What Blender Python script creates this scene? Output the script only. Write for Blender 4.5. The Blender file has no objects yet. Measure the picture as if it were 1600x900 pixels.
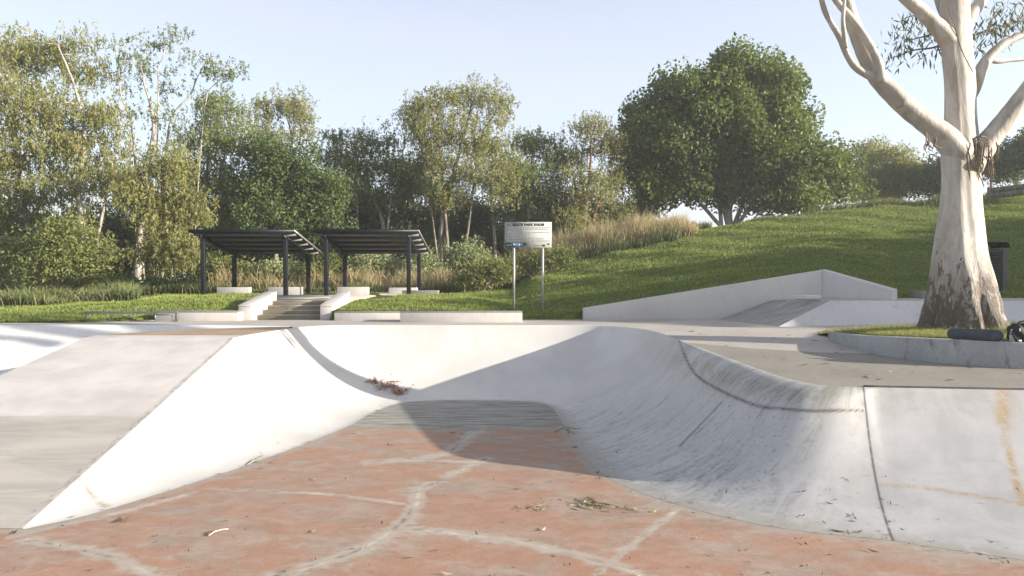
import bpy, bmesh, math, random
import numpy as np
from mathutils import Vector

rng = np.random.default_rng(11)
random.seed(11)
PI = math.pi
scene = bpy.context.scene
COL = scene.collection

# ------------------------------------------------------------------ camera
F = 1067.0
CH = 1.53
PT = math.atan(18.0 / F)
cp, sp = math.cos(PT), math.sin(PT)
cam = bpy.data.cameras.new("camera")
cam.sensor_width = 36.0
cam.lens = 36.0 * F / 1600.0
cam.clip_start = 0.05
cam.clip_end = 3000
camo = bpy.data.objects.new("camera", cam)
COL.objects.link(camo)
camo.location = (0, 0, CH)
camo.rotation_euler = (PI / 2 - PT, 0, 0)
scene.camera = camo


def ray(px, py):
    x = (px - 800) / F
    u = (450 - py) / F
    return np.array([x, cp + u * sp, -sp + u * cp])


def at(px, py, Y):
    d = ray(px, py)
    d = d * (Y / d[1])
    return np.array([d[0], d[1], CH + d[2]])


def on(px, py, z=0.0):
    d = ray(px, py)
    t = (z - CH) / d[2]
    return np.array([d[0] * t, d[1] * t, z])


def on_deck(px, py):
    """point on the right-hand deck, which falls gently towards the bowl"""
    p = on(px, py, 0)
    for _ in range(30):
        p = on(px, py, zd(p[1]))
    return p


SLOPE = .022      # fall of the right-hand deck


def zd(y):
    return -SLOPE * max(0.0, 17.5 - y)


def proj(V):
    V = np.asarray(V, float)
    d = V - np.array([0, 0, CH])
    fw = d[:, 1] * cp - d[:, 2] * sp
    up = d[:, 1] * sp + d[:, 2] * cp
    fw = np.maximum(fw, 0.01)
    return 800 + F * d[:, 0] / fw, 450 - F * up / fw, fw


# ------------------------------------------------------------------ mesh helpers
def mesh_np(name, V, faces, mat=None, parent=None, smooth=False, attrs=None, uv=None):
    """V (n,3); faces: list of int arrays (m,k)"""
    me = bpy.data.meshes.new(name)
    V = np.asarray(V, np.float32)
    faces = [np.asarray(f, np.int32) for f in faces if len(f)]
    nl = sum(f.size for f in faces)
    nf = sum(len(f) for f in faces)
    me.vertices.add(len(V))
    me.vertices.foreach_set("co", V.ravel())
    me.loops.add(nl)
    li = np.concatenate([f.ravel() for f in faces])
    me.loops.foreach_set("vertex_index", li)
    me.polygons.add(nf)
    tot = np.concatenate([np.full(len(f), f.shape[1], np.int32) for f in faces])
    start = np.concatenate([[0], np.cumsum(tot)[:-1]]).astype(np.int32)
    me.polygons.foreach_set("loop_start", start)
    me.polygons.foreach_set("loop_total", tot)
    if smooth:
        me.polygons.foreach_set("use_smooth", np.ones(nf, bool))
    if uv is not None:
        l = me.uv_layers.new(name="UVMap")
        l.data.foreach_set("uv", np.asarray(uv, np.float32)[li].ravel())
    for k, a in (attrs or {}).items():
        t = me.attributes.new(k, 'FLOAT', 'POINT')
        t.data.foreach_set("value", np.asarray(a, np.float32))
    me.update(calc_edges=True)
    me.validate()
    o = bpy.data.objects.new(name, me)
    COL.objects.link(o)
    if mat:
        me.materials.append(mat)
    if parent:
        o.parent = parent
    return o


class MB:
    """collects pieces into one mesh"""

    def __init__(s):
        s.V, s.Q, s.n = [], {}, 0

    def add(s, V, faces):
        V = np.asarray(V, float)
        for f in faces:
            f = tuple(f)
            s.Q.setdefault(len(f), []).append([i + s.n for i in f])
        s.V.append(V)
        s.n += len(V)

    def box(s, x0, x1, y0, y1, z0, z1):
        V = [(x0, y0, z0), (x1, y0, z0), (x1, y1, z0), (x0, y1, z0), (x0, y0, z1), (x1, y0, z1), (x1, y1, z1), (x0, y1, z1)]
        s.add(V, [(0, 3, 2, 1), (4, 5, 6, 7), (0, 1, 5, 4), (1, 2, 6, 5), (2, 3, 7, 6), (3, 0, 4, 7)])

    def hexa(s, b, t):
        """prism between bottom loop b and top loop t"""
        n = len(b)
        V = list(b) + list(t)
        fs = [tuple(range(n - 1, -1, -1)), tuple(range(n, 2 * n))]
        for i in range(n):
            j = (i + 1) % n
            fs.append((i, j, n + j, n + i))
        s.add(V, fs)

    def tube(s, P, R, seg=8, cap=True, flute=None, oval=1.0):
        P = np.asarray(P, float)
        R = np.broadcast_to(np.asarray(R, float), (len(P),))
        n = len(P)
        T = np.gradient(P, axis=0)
        T /= np.linalg.norm(T, axis=1)[:, None] + 1e-9
        ref = np.array([0.0, 1.0, 0.0]) if abs(T[0][1]) < 0.9 else np.array([1.0, 0, 0])
        V = []
        a = np.arange(seg) * 2 * PI / seg
        for i in range(n):
            u = np.cross(T[i], ref)
            u /= np.linalg.norm(u)
            v = np.cross(T[i], u)
            rr = R[i] * (np.ones(seg) if flute is None else flute(i, a))
            off = (np.cos(a) * rr)[:, None] * u + (np.sin(a) * rr)[:, None] * v
            off[:, 1] *= oval[i] if hasattr(oval, '__len__') else oval
            V.append(P[i] + off)
        V = np.concatenate(V)
        fs = []
        for i in range(n - 1):
            for k in range(seg):
                k2 = (k + 1) % seg
                fs.append((i * seg + k, i * seg + k2, (i + 1) * seg + k2, (i + 1) * seg + k))
        if cap:
            fs.append(tuple(range(seg - 1, -1, -1)))
            fs.append(tuple((n - 1) * seg + k for k in range(seg)))
        s.add(V, fs)

    def build(s, name, mat, parent=None, smooth=False, bevel=0.0):
        V = np.concatenate(s.V)
        o = mesh_np(name, V, [np.array(q) for q in s.Q.values()], mat, parent, smooth)
        bm = bmesh.new()
        bm.from_mesh(o.data)
        bmesh.ops.recalc_face_normals(bm, faces=bm.faces)
        bm.to_mesh(o.data)
        bm.free()
        if bevel:
            m = o.modifiers.new("bevel", 'BEVEL')
            m.width = bevel
            m.segments = 2
            m.limit_method = 'ANGLE'
        return o


def empty(name, loc):
    o = bpy.data.objects.new(name, None)
    o.empty_display_size = 0.2
    COL.objects.link(o)
    o.location = loc
    return o


def tag(o, label=None, cat=None, group=None, kind=None):
    if label:
        o["label"] = label
    if cat:
        o["category"] = cat
    if group:
        o["group"] = group
    if kind:
        o["kind"] = kind
    return o


def under(o, root):
    """parent o (built in world coordinates) to root, keeping it in place"""
    o.parent = root
    o.matrix_parent_inverse = root.matrix_basis.inverted()
    return o


bpy.context.view_layer.update()


# ------------------------------------------------------------------ material helpers
class N:
    def __init__(s, name, rough=0.8, spec=0.3):
        s.m = bpy.data.materials.new(name)
        s.m.use_nodes = True
        s.t = s.m.node_tree
        s.b = s.t.nodes["Principled BSDF"]
        s.b.inputs["Roughness"].default_value = rough
        s.b.inputs["Specular IOR Level"].default_value = spec

    def node(s, typ, **kw):
        n = s.t.nodes.new(typ)
        for k, v in kw.items():
            setattr(n, k, v)
        return n

    def put(s, sock, v):
        if isinstance(v, bpy.types.NodeSocket):
            s.t.links.new(v, sock)
        elif isinstance(v, (tuple, list)) and len(v) == 3 and sock.type == 'RGBA':
            sock.default_value = (*v, 1)
        else:
            sock.default_value = v

    def pos(s):
        return s.node("ShaderNodeNewGeometry").outputs["Position"]

    def obj(s):
        return s.node("ShaderNodeTexCoord").outputs["Object"]

    def uv(s):
        return s.node("ShaderNodeTexCoord").outputs["UV"]

    def attr(s, name):
        return s.node("ShaderNodeAttribute", attribute_name=name).outputs["Fac"]

    def scale(s, v, sc):
        n = s.node("ShaderNodeVectorMath", operation='MULTIPLY')
        s.put(n.inputs[0], v)
        n.inputs[1].default_value = sc
        return n.outputs[0]

    def noise(s, v, scale=1.0, detail=4.0, rough=0.55, dist=0.0, col=False):
        n = s.node("ShaderNodeTexNoise")
        s.put(n.inputs["Vector"], v)
        n.inputs["Scale"].default_value = scale
        n.inputs["Detail"].default_value = detail
        n.inputs["Roughness"].default_value = rough
        n.inputs["Distortion"].default_value = dist
        return n.outputs["Color" if col else "Fac"]

    def vor(s, v, scale=1.0):
        n = s.node("ShaderNodeTexVoronoi")
        s.put(n.inputs["Vector"], v)
        n.inputs["Scale"].default_value = scale
        return n.outputs["Distance"]

    def M(s, op, a, b=0.0, clamp=False):
        n = s.node("ShaderNodeMath", operation=op, use_clamp=clamp)
        s.put(n.inputs[0], a)
        s.put(n.inputs[1], b)
        return n.outputs[0]

    def step(s, x, lo, hi, a=0.0, b=1.0):
        n = s.node("ShaderNodeMapRange", interpolation_type='SMOOTHSTEP')
        s.put(n.inputs["Value"], x)
        s.put(n.inputs["From Min"], lo)
        s.put(n.inputs["From Max"], hi)
        n.inputs["To Min"].default_value = a
        n.inputs["To Max"].default_value = b
        return n.outputs["Result"]

    def mix(s, f, a, b, blend='MIX'):
        n = s.node("ShaderNodeMix", data_type='RGBA', blend_type=blend)
        s.put(n.inputs["Factor"], f)
        s.put(n.inputs["A"], a) if False else s.put(n.inputs[6], a)
        s.put(n.inputs[7], b)
        return n.outputs[2]

    def sep(s, v):
        n = s.node("ShaderNodeSeparateXYZ")
        s.put(n.inputs[0], v)
        return n.outputs

    def comb(s, x, y, z=0.0):
        n = s.node("ShaderNodeCombineXYZ")
        s.put(n.inputs[0], x)
        s.put(n.inputs[1], y)
        s.put(n.inputs[2], z)
        return n.outputs[0]

    def color(s, c):
        s.put(s.b.inputs["Base Color"], c)
        return s

    def bump(s, h, strength=0.3, dist=0.02):
        n = s.node("ShaderNodeBump")
        n.inputs["Strength"].default_value = strength
        n.inputs["Distance"].default_value = dist
        s.put(n.inputs["Height"], h)
        s.put(s.b.inputs["Normal"], n.outputs[0])
        return s


def concrete(name, light, dark, stain=(.16, .155, .14), stain_amt=0.4, sc=1.0, rough=.85, obj=False, bump=.25):
    k = N(name, rough)
    p = k.obj() if obj else k.pos()
    big = k.noise(p, .55 * sc, 5, .6)
    fine = k.noise(p, 9 * sc, 6, .7)
    spk = k.noise(p, 55, 2, .6)
    c = k.mix(k.step(k.M('ADD', k.M('MULTIPLY', big, .6), k.M('MULTIPLY', fine, .4)), .34, .66), dark, light)
    st = k.M('MULTIPLY', k.step(k.noise(k.scale(p, (1, 1, .35)), 2.2 * sc, 8, .72, .4), .52, .74), stain_amt)
    c = k.mix(st, c, stain)
    c = k.mix(k.step(spk, .62, .72, 0, .35), c, stain)
    k.color(c)
    k.bump(k.M('ADD', k.M('MULTIPLY', fine, .5), spk), bump, .01)
    return k.m


def plain(name, c, rough=.5, metal=0.0, var=.15, obj=True):
    k = N(name, rough)
    p = k.obj()
    n = k.noise(p, 6, 5, .6)
    k.color(k.mix(k.step(n, .3, .7), tuple(x * (1 - var) for x in c), tuple(min(1, x * (1 + var)) for x in c)))
    k.b.inputs["Metallic"].default_value = metal
    return k.m


# ------------------------------------------------------------------ world, sun
AZ = math.radians(15.5)     # the sun stands right of and a little behind the camera
EL = math.radians(14)
sd = np.array([math.cos(AZ) * math.cos(EL), -math.sin(AZ) * math.cos(EL), math.sin(EL)])
w = bpy.data.worlds.new("World")
scene.world = w
w.use_nodes = True
wt = w.node_tree
sky = wt.nodes.new("ShaderNodeTexSky")
sky.sky_type = 'NISHITA'
sky.sun_disc = False
sky.sun_elevation = EL
sky.sun_rotation = math.atan2(sd[0], sd[1])
sky.altitude = 50
sky.air_density = 1.0
sky.dust_density = 1.2
sky.ozone_density = 1.6
bg = wt.nodes["Background"]
bg.inputs["Strength"].default_value = 0.142
veil = wt.nodes.new("ShaderNodeMix")          # thin high cloud whitens the whole sky
veil.data_type = 'RGBA'
nz = wt.nodes.new("ShaderNodeTexNoise")
tcv = wt.nodes.new("ShaderNodeTexCoord")
mpv = wt.nodes.new("ShaderNodeMapping")
mpv.inputs["Scale"].default_value = (1.2, 1.2, 5.0)
mpv.inputs["Rotation"].default_value = (0, .25, 0)
wt.links.new(tcv.outputs["Generated"], mpv.inputs["Vector"])
wt.links.new(mpv.outputs[0], nz.inputs["Vector"])
nz.inputs["Scale"].default_value = 1.6
nz.inputs["Detail"].default_value = 6
mv = wt.nodes.new("ShaderNodeMapRange")
mv.inputs["From Min"].default_value = .3
mv.inputs["From Max"].default_value = .7
mv.inputs["To Min"].default_value = .60
mv.inputs["To Max"].default_value = .80
wt.links.new(nz.outputs["Fac"], mv.inputs["Value"])
wt.links.new(mv.outputs["Result"], veil.inputs["Factor"])
wt.links.new(sky.outputs[0], veil.inputs[6])
veil.inputs[7].default_value = (2.26, 2.30, 2.62, 1)
tcw = wt.nodes.new("ShaderNodeTexCoord")       # the veil is brightest low down, thinner overhead
spw = wt.nodes.new("ShaderNodeSeparateXYZ")
wt.links.new(tcw.outputs["Generated"], spw.inputs[0])
mrw = wt.nodes.new("ShaderNodeMapRange")
mrw.interpolation_type = 'SMOOTHSTEP'
mrw.inputs["From Min"].default_value = .22
mrw.inputs["From Max"].default_value = .80
mrw.inputs["To Min"].default_value = 1.0
mrw.inputs["To Max"].default_value = .60
wt.links.new(spw.outputs[2], mrw.inputs["Value"])
vm = wt.nodes.new("ShaderNodeVectorMath")
vm.operation = 'SCALE'
wt.links.new(veil.outputs[2], vm.inputs[0])
wt.links.new(mrw.outputs["Result"], vm.inputs["Scale"])
wt.links.new(vm.outputs[0], bg.inputs["Color"])
sl = bpy.data.lights.new("sun", 'SUN')
sl.energy = 4.9
sl.angle = math.radians(0.5)
sl.color = (1.0, .90, .77)
so = bpy.data.objects.new("sun", sl)
COL.objects.link(so)
so.rotation_euler = Vector(tuple(sd)).to_track_quat('Z', 'Y').to_euler()
so.location = tuple(sd * 60)
scene.view_settings.view_transform = 'Standard'
scene.view_settings.look = 'None'
scene.view_settings.exposure = 1.46
scene.view_settings.gamma = 1.0

HAZE = .0009
# ------------------------------------------------------------------ the bowl
def zf(y):
    return -1.45 - .041 * np.clip(np.asarray(y, float) - 8, 0, 11)


CTRL = [  # lip x,y,z, foot x,y, roll radius, wear, sub-division weight
    (-5.80, 8.03, -1.45, -5.75, 8.00, .02, .12),
    (-5.93, 8.97, -1.305, -5.26, 8.70, .03, .12),
    (-6.28, 11.6, -.90, -4.35, 11.3, .05, .08),
    (-6.69, 14.6, -.435, -3.60, 14.6, .03, .05),
    (-6.98, 16.9, -.07, -3.45, 16.4, .03, .05),
    (-7.03, 17.3, -.012, -3.38, 16.75, .03, .05),
    (-6.72, 19.2, 0, -3.2, 17.8, .06, .05),
    (-6.30, 20.8, 0, -2.75, 18.55, .10, .05),
    (-5.20, 21.5, 0, -2.0, 18.75, .06, .07),
    (-2.0, 21.5, 0, -1.0, 18.75, .05, .10),
    (1.5, 21.5, 0, .2, 18.6, .05, .16),
    (2.9, 21.2, 0, .85, 18.1, .06, .20),
    (3.7, 20.2, 0, 1.05, 17.2, .08, .25),
    (4.02, 18.6, 0, 1.10, 16.3, .12, .32),
    (4.12, 16.9, -.027, 1.15, 14.8, .25, .50),
    (4.47, 14.05, -.155, 1.25, 12.3, .60, .66),
    (4.80, 12.0, -.248, 1.50, 10.3, 1.0, .72),
    (5.10, 11.38, -.275, 2.15, 9.05, 1.1, .70),
    (5.42, 11.22, -.283, 3.10, 8.10, .7, .48),
    (5.76, 11.18, -.284, 4.30, 7.65, .25, .34),
    (6.10, 11.15, -.286, 4.62, 7.48, .05, .20),
    (8.2, 10.94, -.295, 6.3, 6.75, .03, .20),
    (14.0, 10.40, -.32, 11.5, 4.9, .03, .20),
]
CT = np.array(CTRL)
for r_ in CT:
    if r_[0] > 4.05 and r_[2] < -.02:
        px_, py_, _ = proj(np.array([r_[:3]]))
        r_[:3] = on_deck(float(px_[0]), float(py_[0]))


def catmull(P, counts):
    out = []
    n = len(P)
    for i in range(n - 1):
        p0, p1, p2, p3 = P[max(i - 1, 0)], P[i], P[i + 1], P[min(i + 2, n - 1)]
        d0 = np.linalg.norm((p1 - p0)[:2]) ** .5 + 1e-6
        d1 = np.linalg.norm((p2 - p1)[:2]) ** .5 + 1e-6
        d2 = np.linalg.norm((p3 - p2)[:2]) ** .5 + 1e-6
        m1 = (p2 - p0) / (d0 + d1) * d1 if i > 0 else (p2 - p1)
        m2 = (p3 - p1) / (d1 + d2) * d1 if i < n - 2 else (p2 - p1)
        for t in np.arange(counts[i]) / counts[i]:
            h = (2 * t ** 3 - 3 * t ** 2 + 1) * p1 + (t ** 3 - 2 * t ** 2 + t) * m1 + (-2 * t ** 3 + 3 * t ** 2) * p2 + (t ** 3 - t ** 2) * m2
            out.append(h)
    out.append(P[-1])
    return np.array(out)


seglen = np.linalg.norm(np.diff(CT[:, :2], axis=0), axis=1)
seglen2 = np.linalg.norm(np.diff(CT[:, 3:5], axis=0), axis=1)
cnt = np.maximum(4, (np.maximum(seglen, seglen2) / .036).astype(int))
cnt[18:20] *= 3
SM = catmull(CT, cnt)
kidx = np.concatenate([[0], np.cumsum(cnt)])        # sample index of each control row
SM[:, 2] = np.minimum(SM[:, 2], 0)
SM[:, 2] = np.where(SM[:, 2] > -.004, 0, SM[:, 2])
RI = np.array([0, 1, 2, 3, 3.8] + list(range(4, len(CT) - 1)), float)
rowf = np.interp(np.arange(len(SM)), kidx, RI)   # fractional control row
NU = 104
WV, WU, UU, SS = [], [], [], []
s_acc = 0.0
prevm = None
for i, r in enumerate(SM):
    L = np.array([r[0], r[1], r[2]])
    Ft = np.array([r[3], r[4], float(zf(r[4]))])
    D = max(L[2] - Ft[2], 1e-3)
    hv = (L - Ft)[:2]
    run = max(np.linalg.norm(hv), 1e-3)
    hd = hv / run
    th = 2 * math.atan(D / run)
    tot = run / math.sin(th)
    rr = min(max(r[5], .005), .45 * tot)
    R = tot - rr
    la, lb = R * th, rr * th
    nb = 24
    na = NU - nb
    hs, zs, ws = [], [], []
    for a in np.linspace(0, th, na):
        hs.append(R * math.sin(a)); zs.append(R * (1 - math.cos(a))); ws.append(R * a)
    for a in np.linspace(th, 0, nb + 1)[1:]:
        hs.append(R * math.sin(th) + rr * (math.sin(th) - math.sin(a)))
        zs.append(R * (1 - math.cos(th)) + rr * (math.cos(a) - math.cos(th)))
        ws.append(la + rr * (th - a))
    hs, zs, ws = map(np.array, (hs, zs, ws))
    P = np.stack([Ft[0] + hd[0] * hs, Ft[1] + hd[1] * hs, Ft[2] + zs], 1)
    mid = (L + Ft) / 2
    if prevm is not None:
        s_acc += np.linalg.norm(mid - prevm)
    prevm = mid
    WV.append(P)
    WU.append(np.stack([np.full(NU, s_acc), ws], 1))
    UU.append(ws / ws[-1])
    SS.append(np.full(NU, rowf[i]))
NS = len(SM)
GW = np.array(WV)                                # (NS,NU,3)
WVf = GW.reshape(-1, 3)
WUf = np.concatenate(WU)
u_at = np.concatenate(UU)
row_at = np.concatenate(SS)
ii, jj = np.meshgrid(np.arange(NS - 1), np.arange(NU - 1), indexing='ij')
q = (ii * NU + jj).ravel()
WQ = np.stack([q, q + NU, q + NU + 1, q + 1], 1)
wear = np.repeat(SM[:, 6], NU)


def seg_dist(px, py, poly):
    d = np.full(px.shape, 1e9)
    for (x0, y0), (x1, y1) in zip(poly[:-1], poly[1:]):
        vx, vy = x1 - x0, y1 - y0
        t = np.clip(((px - x0) * vx + (py - y0) * vy) / (vx * vx + vy * vy + 1e-12), 0, 1)
        d = np.minimum(d, np.hypot(px - (x0 + t * vx), py - (y0 + t * vy)))
    return d


def wall_line(poly, rows):
    """distance in metres along the wall's own s,w coordinates to a line given as points of the wall"""
    pts = []
    X, Y_, fw = proj(WVf)
    ok = (row_at > rows[0]) & (row_at < rows[1])
    dense = []
    for (xa, ya), (xb, yb) in zip(poly[:-1], poly[1:]):
        n_ = max(2, int(math.hypot(xb - xa, yb - ya) / 8))
        dense += [(xa + (xb - xa) * t, ya + (yb - ya) * t) for t in np.arange(n_) / n_]
    dense.append(poly[-1])
    for (x, y) in dense:
        d = np.hypot(X - x, Y_ - y) + np.where(ok, 0, 1e6)
        k = int(np.argmin(d))
        pts.append(tuple(WVf[k]))
    pts = np.array(pts)
    for _ in range(4):
        if len(pts) > 4:
            pts[1:-1] = .25 * pts[:-2] + .5 * pts[1:-1] + .25 * pts[2:]
    dm = np.full(len(WVf), 1e9)
    for a, b in zip(pts[:-1], pts[1:]):
        v = b - a
        t = np.clip(((WVf - a) @ v) / (v @ v + 1e-12), 0, 1)
        dm = np.minimum(dm, np.linalg.norm(WVf - (a + t[:, None] * v), axis=1))
    return dm


rust = np.minimum(wall_line([(1566, 614), (1573, 650), (1566, 672), (1580, 715), (1588, 755), (1599, 790)], (18.9, 30)) / .045,
                  wall_line([(1374, 757), (1440, 761), (1500, 770), (1597, 786)], (18.02, 30)) / .030)
rust = np.exp(-rust ** 2) * 1.0
# wide stain at its top
rust = np.maximum(rust, np.exp(-(wall_line([(1566, 612), (1570, 662)], (18.9, 30)) / .085) ** 2))
seam = wall_line([(1061, 532), (1074, 566), (1090, 590), (1130, 613), (1190, 637), (1250, 642), (1348, 642)], (12, 19))
seam = np.minimum(seam, wall_line([(1128, 628), (1062, 697)], (13, 18)) * 1.0)
col18 = GW[kidx[19]]
d18 = np.full(len(WVf), 9.0)
nearc = np.where((row_at > 17.3) & (row_at < 18.7))[0]
for a_, b_ in zip(col18[:-1], col18[1:]):
    v_ = b_ - a_
    t_ = np.clip(((WVf[nearc] - a_) @ v_) / (v_ @ v_ + 1e-12), 0, 1)
    d18[nearc] = np.minimum(d18[nearc], np.linalg.norm(WVf[nearc] - (a_ + t_[:, None] * v_), axis=1))
seam = np.minimum(seam, d18)
seam = np.exp(-(seam / np.where((row_at > 17.3) & (row_at < 18.7), .016, .026)) ** 2)
yel = np.exp(-(wall_line([(1066, 692), (1010, 715), (930, 727)], (13, 18)) / .05) ** 2)
bottom = np.where(row_at < 6.5, .55, .8) * np.exp(-(u_at / np.where(row_at < 6.5, .045, np.interp(row_at, [6.5, 10, 13, 17, 18, 30], [.04, .05, .12, .13, .08, .07]))) ** 2)
# paint starts at a straight line on the back wall and further up on the right
lipdirt = np.interp(row_at, [0, 11.5, 13, 14, 16.6, 17.6, 18.2, 30], [0, .0, .35, 1, 1, .35, 0, 0]) * np.exp(-((u_at - .86) / .09) ** 2)
lipdirt = np.maximum(lipdirt, np.interp(row_at, [0, 12.5, 13.5, 16.8, 17.8, 18, 30], [0, 0, .55, .95, .80, .3, 0]) * np.clip((u_at - .78) / .10, 0, 1))
grim = np.interp(row_at, [0, 10, 11.5, 13, 16, 17.2, 18, 30], [0, 0, .55, 1, 1, .55, 0, 0]) * np.interp(u_at, [0, .05, .30, .55, .7, 1], [1, 1, .8, .3, 0, 0])
grim = np.maximum(grim, np.interp(row_at, [0, 16.9, 17.5, 17.97, 18.0, 30], [0, 0, .3, 1, 0, 0]) * np.interp(u_at, [0, .35, .5, .85, .9, 1], [0, 0, .8, 1, 1, .6]))
grim = np.maximum(grim, np.interp(row_at, [0, 16.0, 16.5, 16.9, 17.3, 30], [0, 0, .8, .8, 0, 0]) * np.interp(u_at, [0, .4, .6, .8, 1], [0, .3, .8, .9, .9]))
hipd = np.interp(row_at, [0, .4, 3.6, 4.4, 5], [1, 1, 1, .4, 0]) * np.clip((u_at - .90) / .05, 0, 1)
panel = np.exp(-(np.abs(row_at - 1.05 - .12 * u_at) / .03) ** 2)

k = N("worn_white_paint", .62, .35)
U = k.uv()
sx = k.sep(U)
p = k.pos()
wr = k.attr("wear")
white = k.mix(k.step(k.noise(p, .7, 5, .6), .3, .7), (.51, .50, .475), (.61, .595, .565))
streak = k.noise(k.comb(k.M('MULTIPLY', sx[0], 5.5), k.M('MULTIPLY', sx[1], .55)), 1.0, 9, .74, .5)
streak2 = k.noise(k.comb(k.M('MULTIPLY', sx[0], 2.4), k.M('MULTIPLY', sx[1], .45), 3.3), 1.0, 7, .7, .9)
white = k.mix(k.attr("greypaint"), white, k.mix(k.step(k.noise(p, 1.1, 7, .68, .4), .3, .68), (.36, .355, .35), (.48, .475, .47)))  # paint turns greyer and darker from the back corner round to the right wall
white = k.mix(k.M('MULTIPLY', wr, k.step(k.noise(p, 1.3, 7, .7, .5), .25, .6)), white, (.44, .44, .435))
thr = k.M('SUBTRACT', .74, k.M('MULTIPLY', wr, .275))
stk = k.step(streak, thr, k.M('ADD', thr, .07))
c = k.mix(k.M('MULTIPLY', stk, k.step(k.noise(p, 2.2, 6, .7), .40, .62, .12, .75)), white, (.20, .21, .195))
thr2 = k.M('SUBTRACT', .78, k.M('MULTIPLY', wr, .34))
c = k.mix(k.M('MULTIPLY', k.step(streak2, thr2, k.M('ADD', thr2, .14)), .45), c, (.30, .31, .285))
chip = k.noise(k.scale(p, (1, 1, 1.4)), 11, 6, .8, .2)
thr3 = k.M('SUBTRACT', .735, k.M('MULTIPLY', wr, .24))
c = k.mix(k.M('MULTIPLY', k.step(chip, thr3, k.M('ADD', thr3, .05)), .62), c, (.17, .175, .165))
dr = k.noise(k.comb(k.M('MULTIPLY', sx[0], 9), k.M('MULTIPLY', sx[1], .8), 8.), 1.0, 5, .7)
c = k.mix(k.step(dr, .62, .74, 0, .16), c, (.42, .40, .37))
grime = k.noise(p, 1.9, 9, .78, 1.0)
c = k.mix(k.M('MULTIPLY', wr, k.step(grime, .54, .72, 0, .6)), c, (.26, .26, .235))
gst = k.noise(k.comb(k.M('MULTIPLY', sx[0], 3.6), k.M('MULTIPLY', sx[1], .75), 5.1), 1.0, 9, .76, 1.1)
gm = k.M('MULTIPLY', k.attr("grim"), k.step(k.M('ADD', k.M('MULTIPLY', gst, .62), k.M('MULTIPLY', k.noise(p, 6, 8, .8, .4), .38)), .475, .60))
c = k.mix(k.M('MULTIPLY', gm, .72), c, k.mix(k.noise(p, 9, 6, .7), (.14, .145, .125), (.27, .265, .235)))
pin = k.noise(p, 38, 3, .7)
c = k.mix(k.step(k.M('ADD', pin, k.M('MULTIPLY', wr, .05)), .70, .76, 0, .6), c, (.2, .195, .18))
bt = k.M('MULTIPLY', k.attr("bottom"), k.step(k.M('ADD', k.noise(p, 3.4, 9, .8, .8), k.M('MULTIPLY', k.attr("bottom"), .26)), .46, .70))
c = k.mix(bt, c, k.mix(k.noise(p, 6, 6, .7), (.20, .19, .16), (.40, .375, .33)))
ld = k.M('MULTIPLY', k.attr("lipdirt"), k.step(k.M('ADD', streak2, k.M('MULTIPLY', chip, .35)), .50, .80))
c = k.mix(k.M('MULTIPLY', ld, .85), c, k.mix(k.step(streak, .42, .6), (.30, .285, .225), (.17, .175, .14)))
hp = k.attr("hip")
c = k.mix(k.M('MULTIPLY', hp, k.step(k.noise(p, 9, 8, .75, 1.2), .36, .58, .35, .95)), c, k.mix(k.noise(p, 14, 5, .8), (.26, .235, .215), (.52, .48, .45)))
c = k.mix(k.M('MULTIPLY', k.attr("panel"), k.step(k.noise(p, 5, 5, .7), .35, .6)), c, (.33, .29, .25))
c = k.mix(k.M('MULTIPLY', k.attr("yellow"), k.step(k.noise(p, 7, 6, .7), .35, .6, 0, .5)), c, (.40, .38, .22))
rs = k.M('MULTIPLY', k.attr("rust"), k.step(k.noise(p, 8, 7, .78), .36, .56, .15, 1))
c = k.mix(k.M('MULTIPLY', rs, .92), c, k.mix(k.noise(p, 20, 4, .7), (.30, .185, .065), (.46, .34, .18)))
c = k.mix(k.M('MULTIPLY', k.attr("seam"), k.step(k.noise(p, 5, 6, .7), .28, .5, .25, .95)), c, (.07, .07, .065))
k.color(c)
k.bump(k.M('ADD', k.noise(p, 26, 5, .7), k.M('MULTIPLY', streak, .8)), .22, .008)
M_wall = k.m
bw = mesh_np("bowl_wall", WVf, [WQ], M_wall, smooth=True, uv=WUf,
             attrs=dict(wear=wear, rust=rust, seam=seam, yellow=yel, bottom=bottom, lipdirt=lipdirt, hip=hipd, panel=panel, grim=grim, greypaint=np.interp(row_at, [0, 10, 13, 16, 17.8, 30], [0, 0, .3, .55, 1, 1])))
tag(bw, "curved white painted wall of the skate bowl", None, None, "structure")

# --- floor
gx = np.concatenate([np.arange(-10.7, -6.5, .1), np.arange(-6.5, 6.5, .04), np.arange(6.5, 16, .2)])
gy = np.concatenate([np.arange(-8, 4.4, .4), np.arange(4.4, 12.5, .035), np.arange(12.5, 19.4, .06)])
GX, GY = np.meshgrid(gx, gy, indexing='ij')
GZ = zf(GY) - .002
FV = np.stack([GX.ravel(), GY.ravel(), GZ.ravel()], 1)
n1, n2 = len(gx), len(gy)
ii, jj = np.meshgrid(np.arange(n1 - 1), np.arange(n2 - 1), indexing='ij')
q = (ii * n2 + jj).ravel()
FQ = np.stack([q, q + n2, q + n2 + 1, q + 1], 1)


def floor_poly(poly):
    out = []
    for (x, y) in poly:
        pt = on(x, y, -1.45)
        for _ in range(20):
            pt = on(x, y, float(zf(pt[1])))
        out.append((pt[0], pt[1]))
    return out


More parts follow.
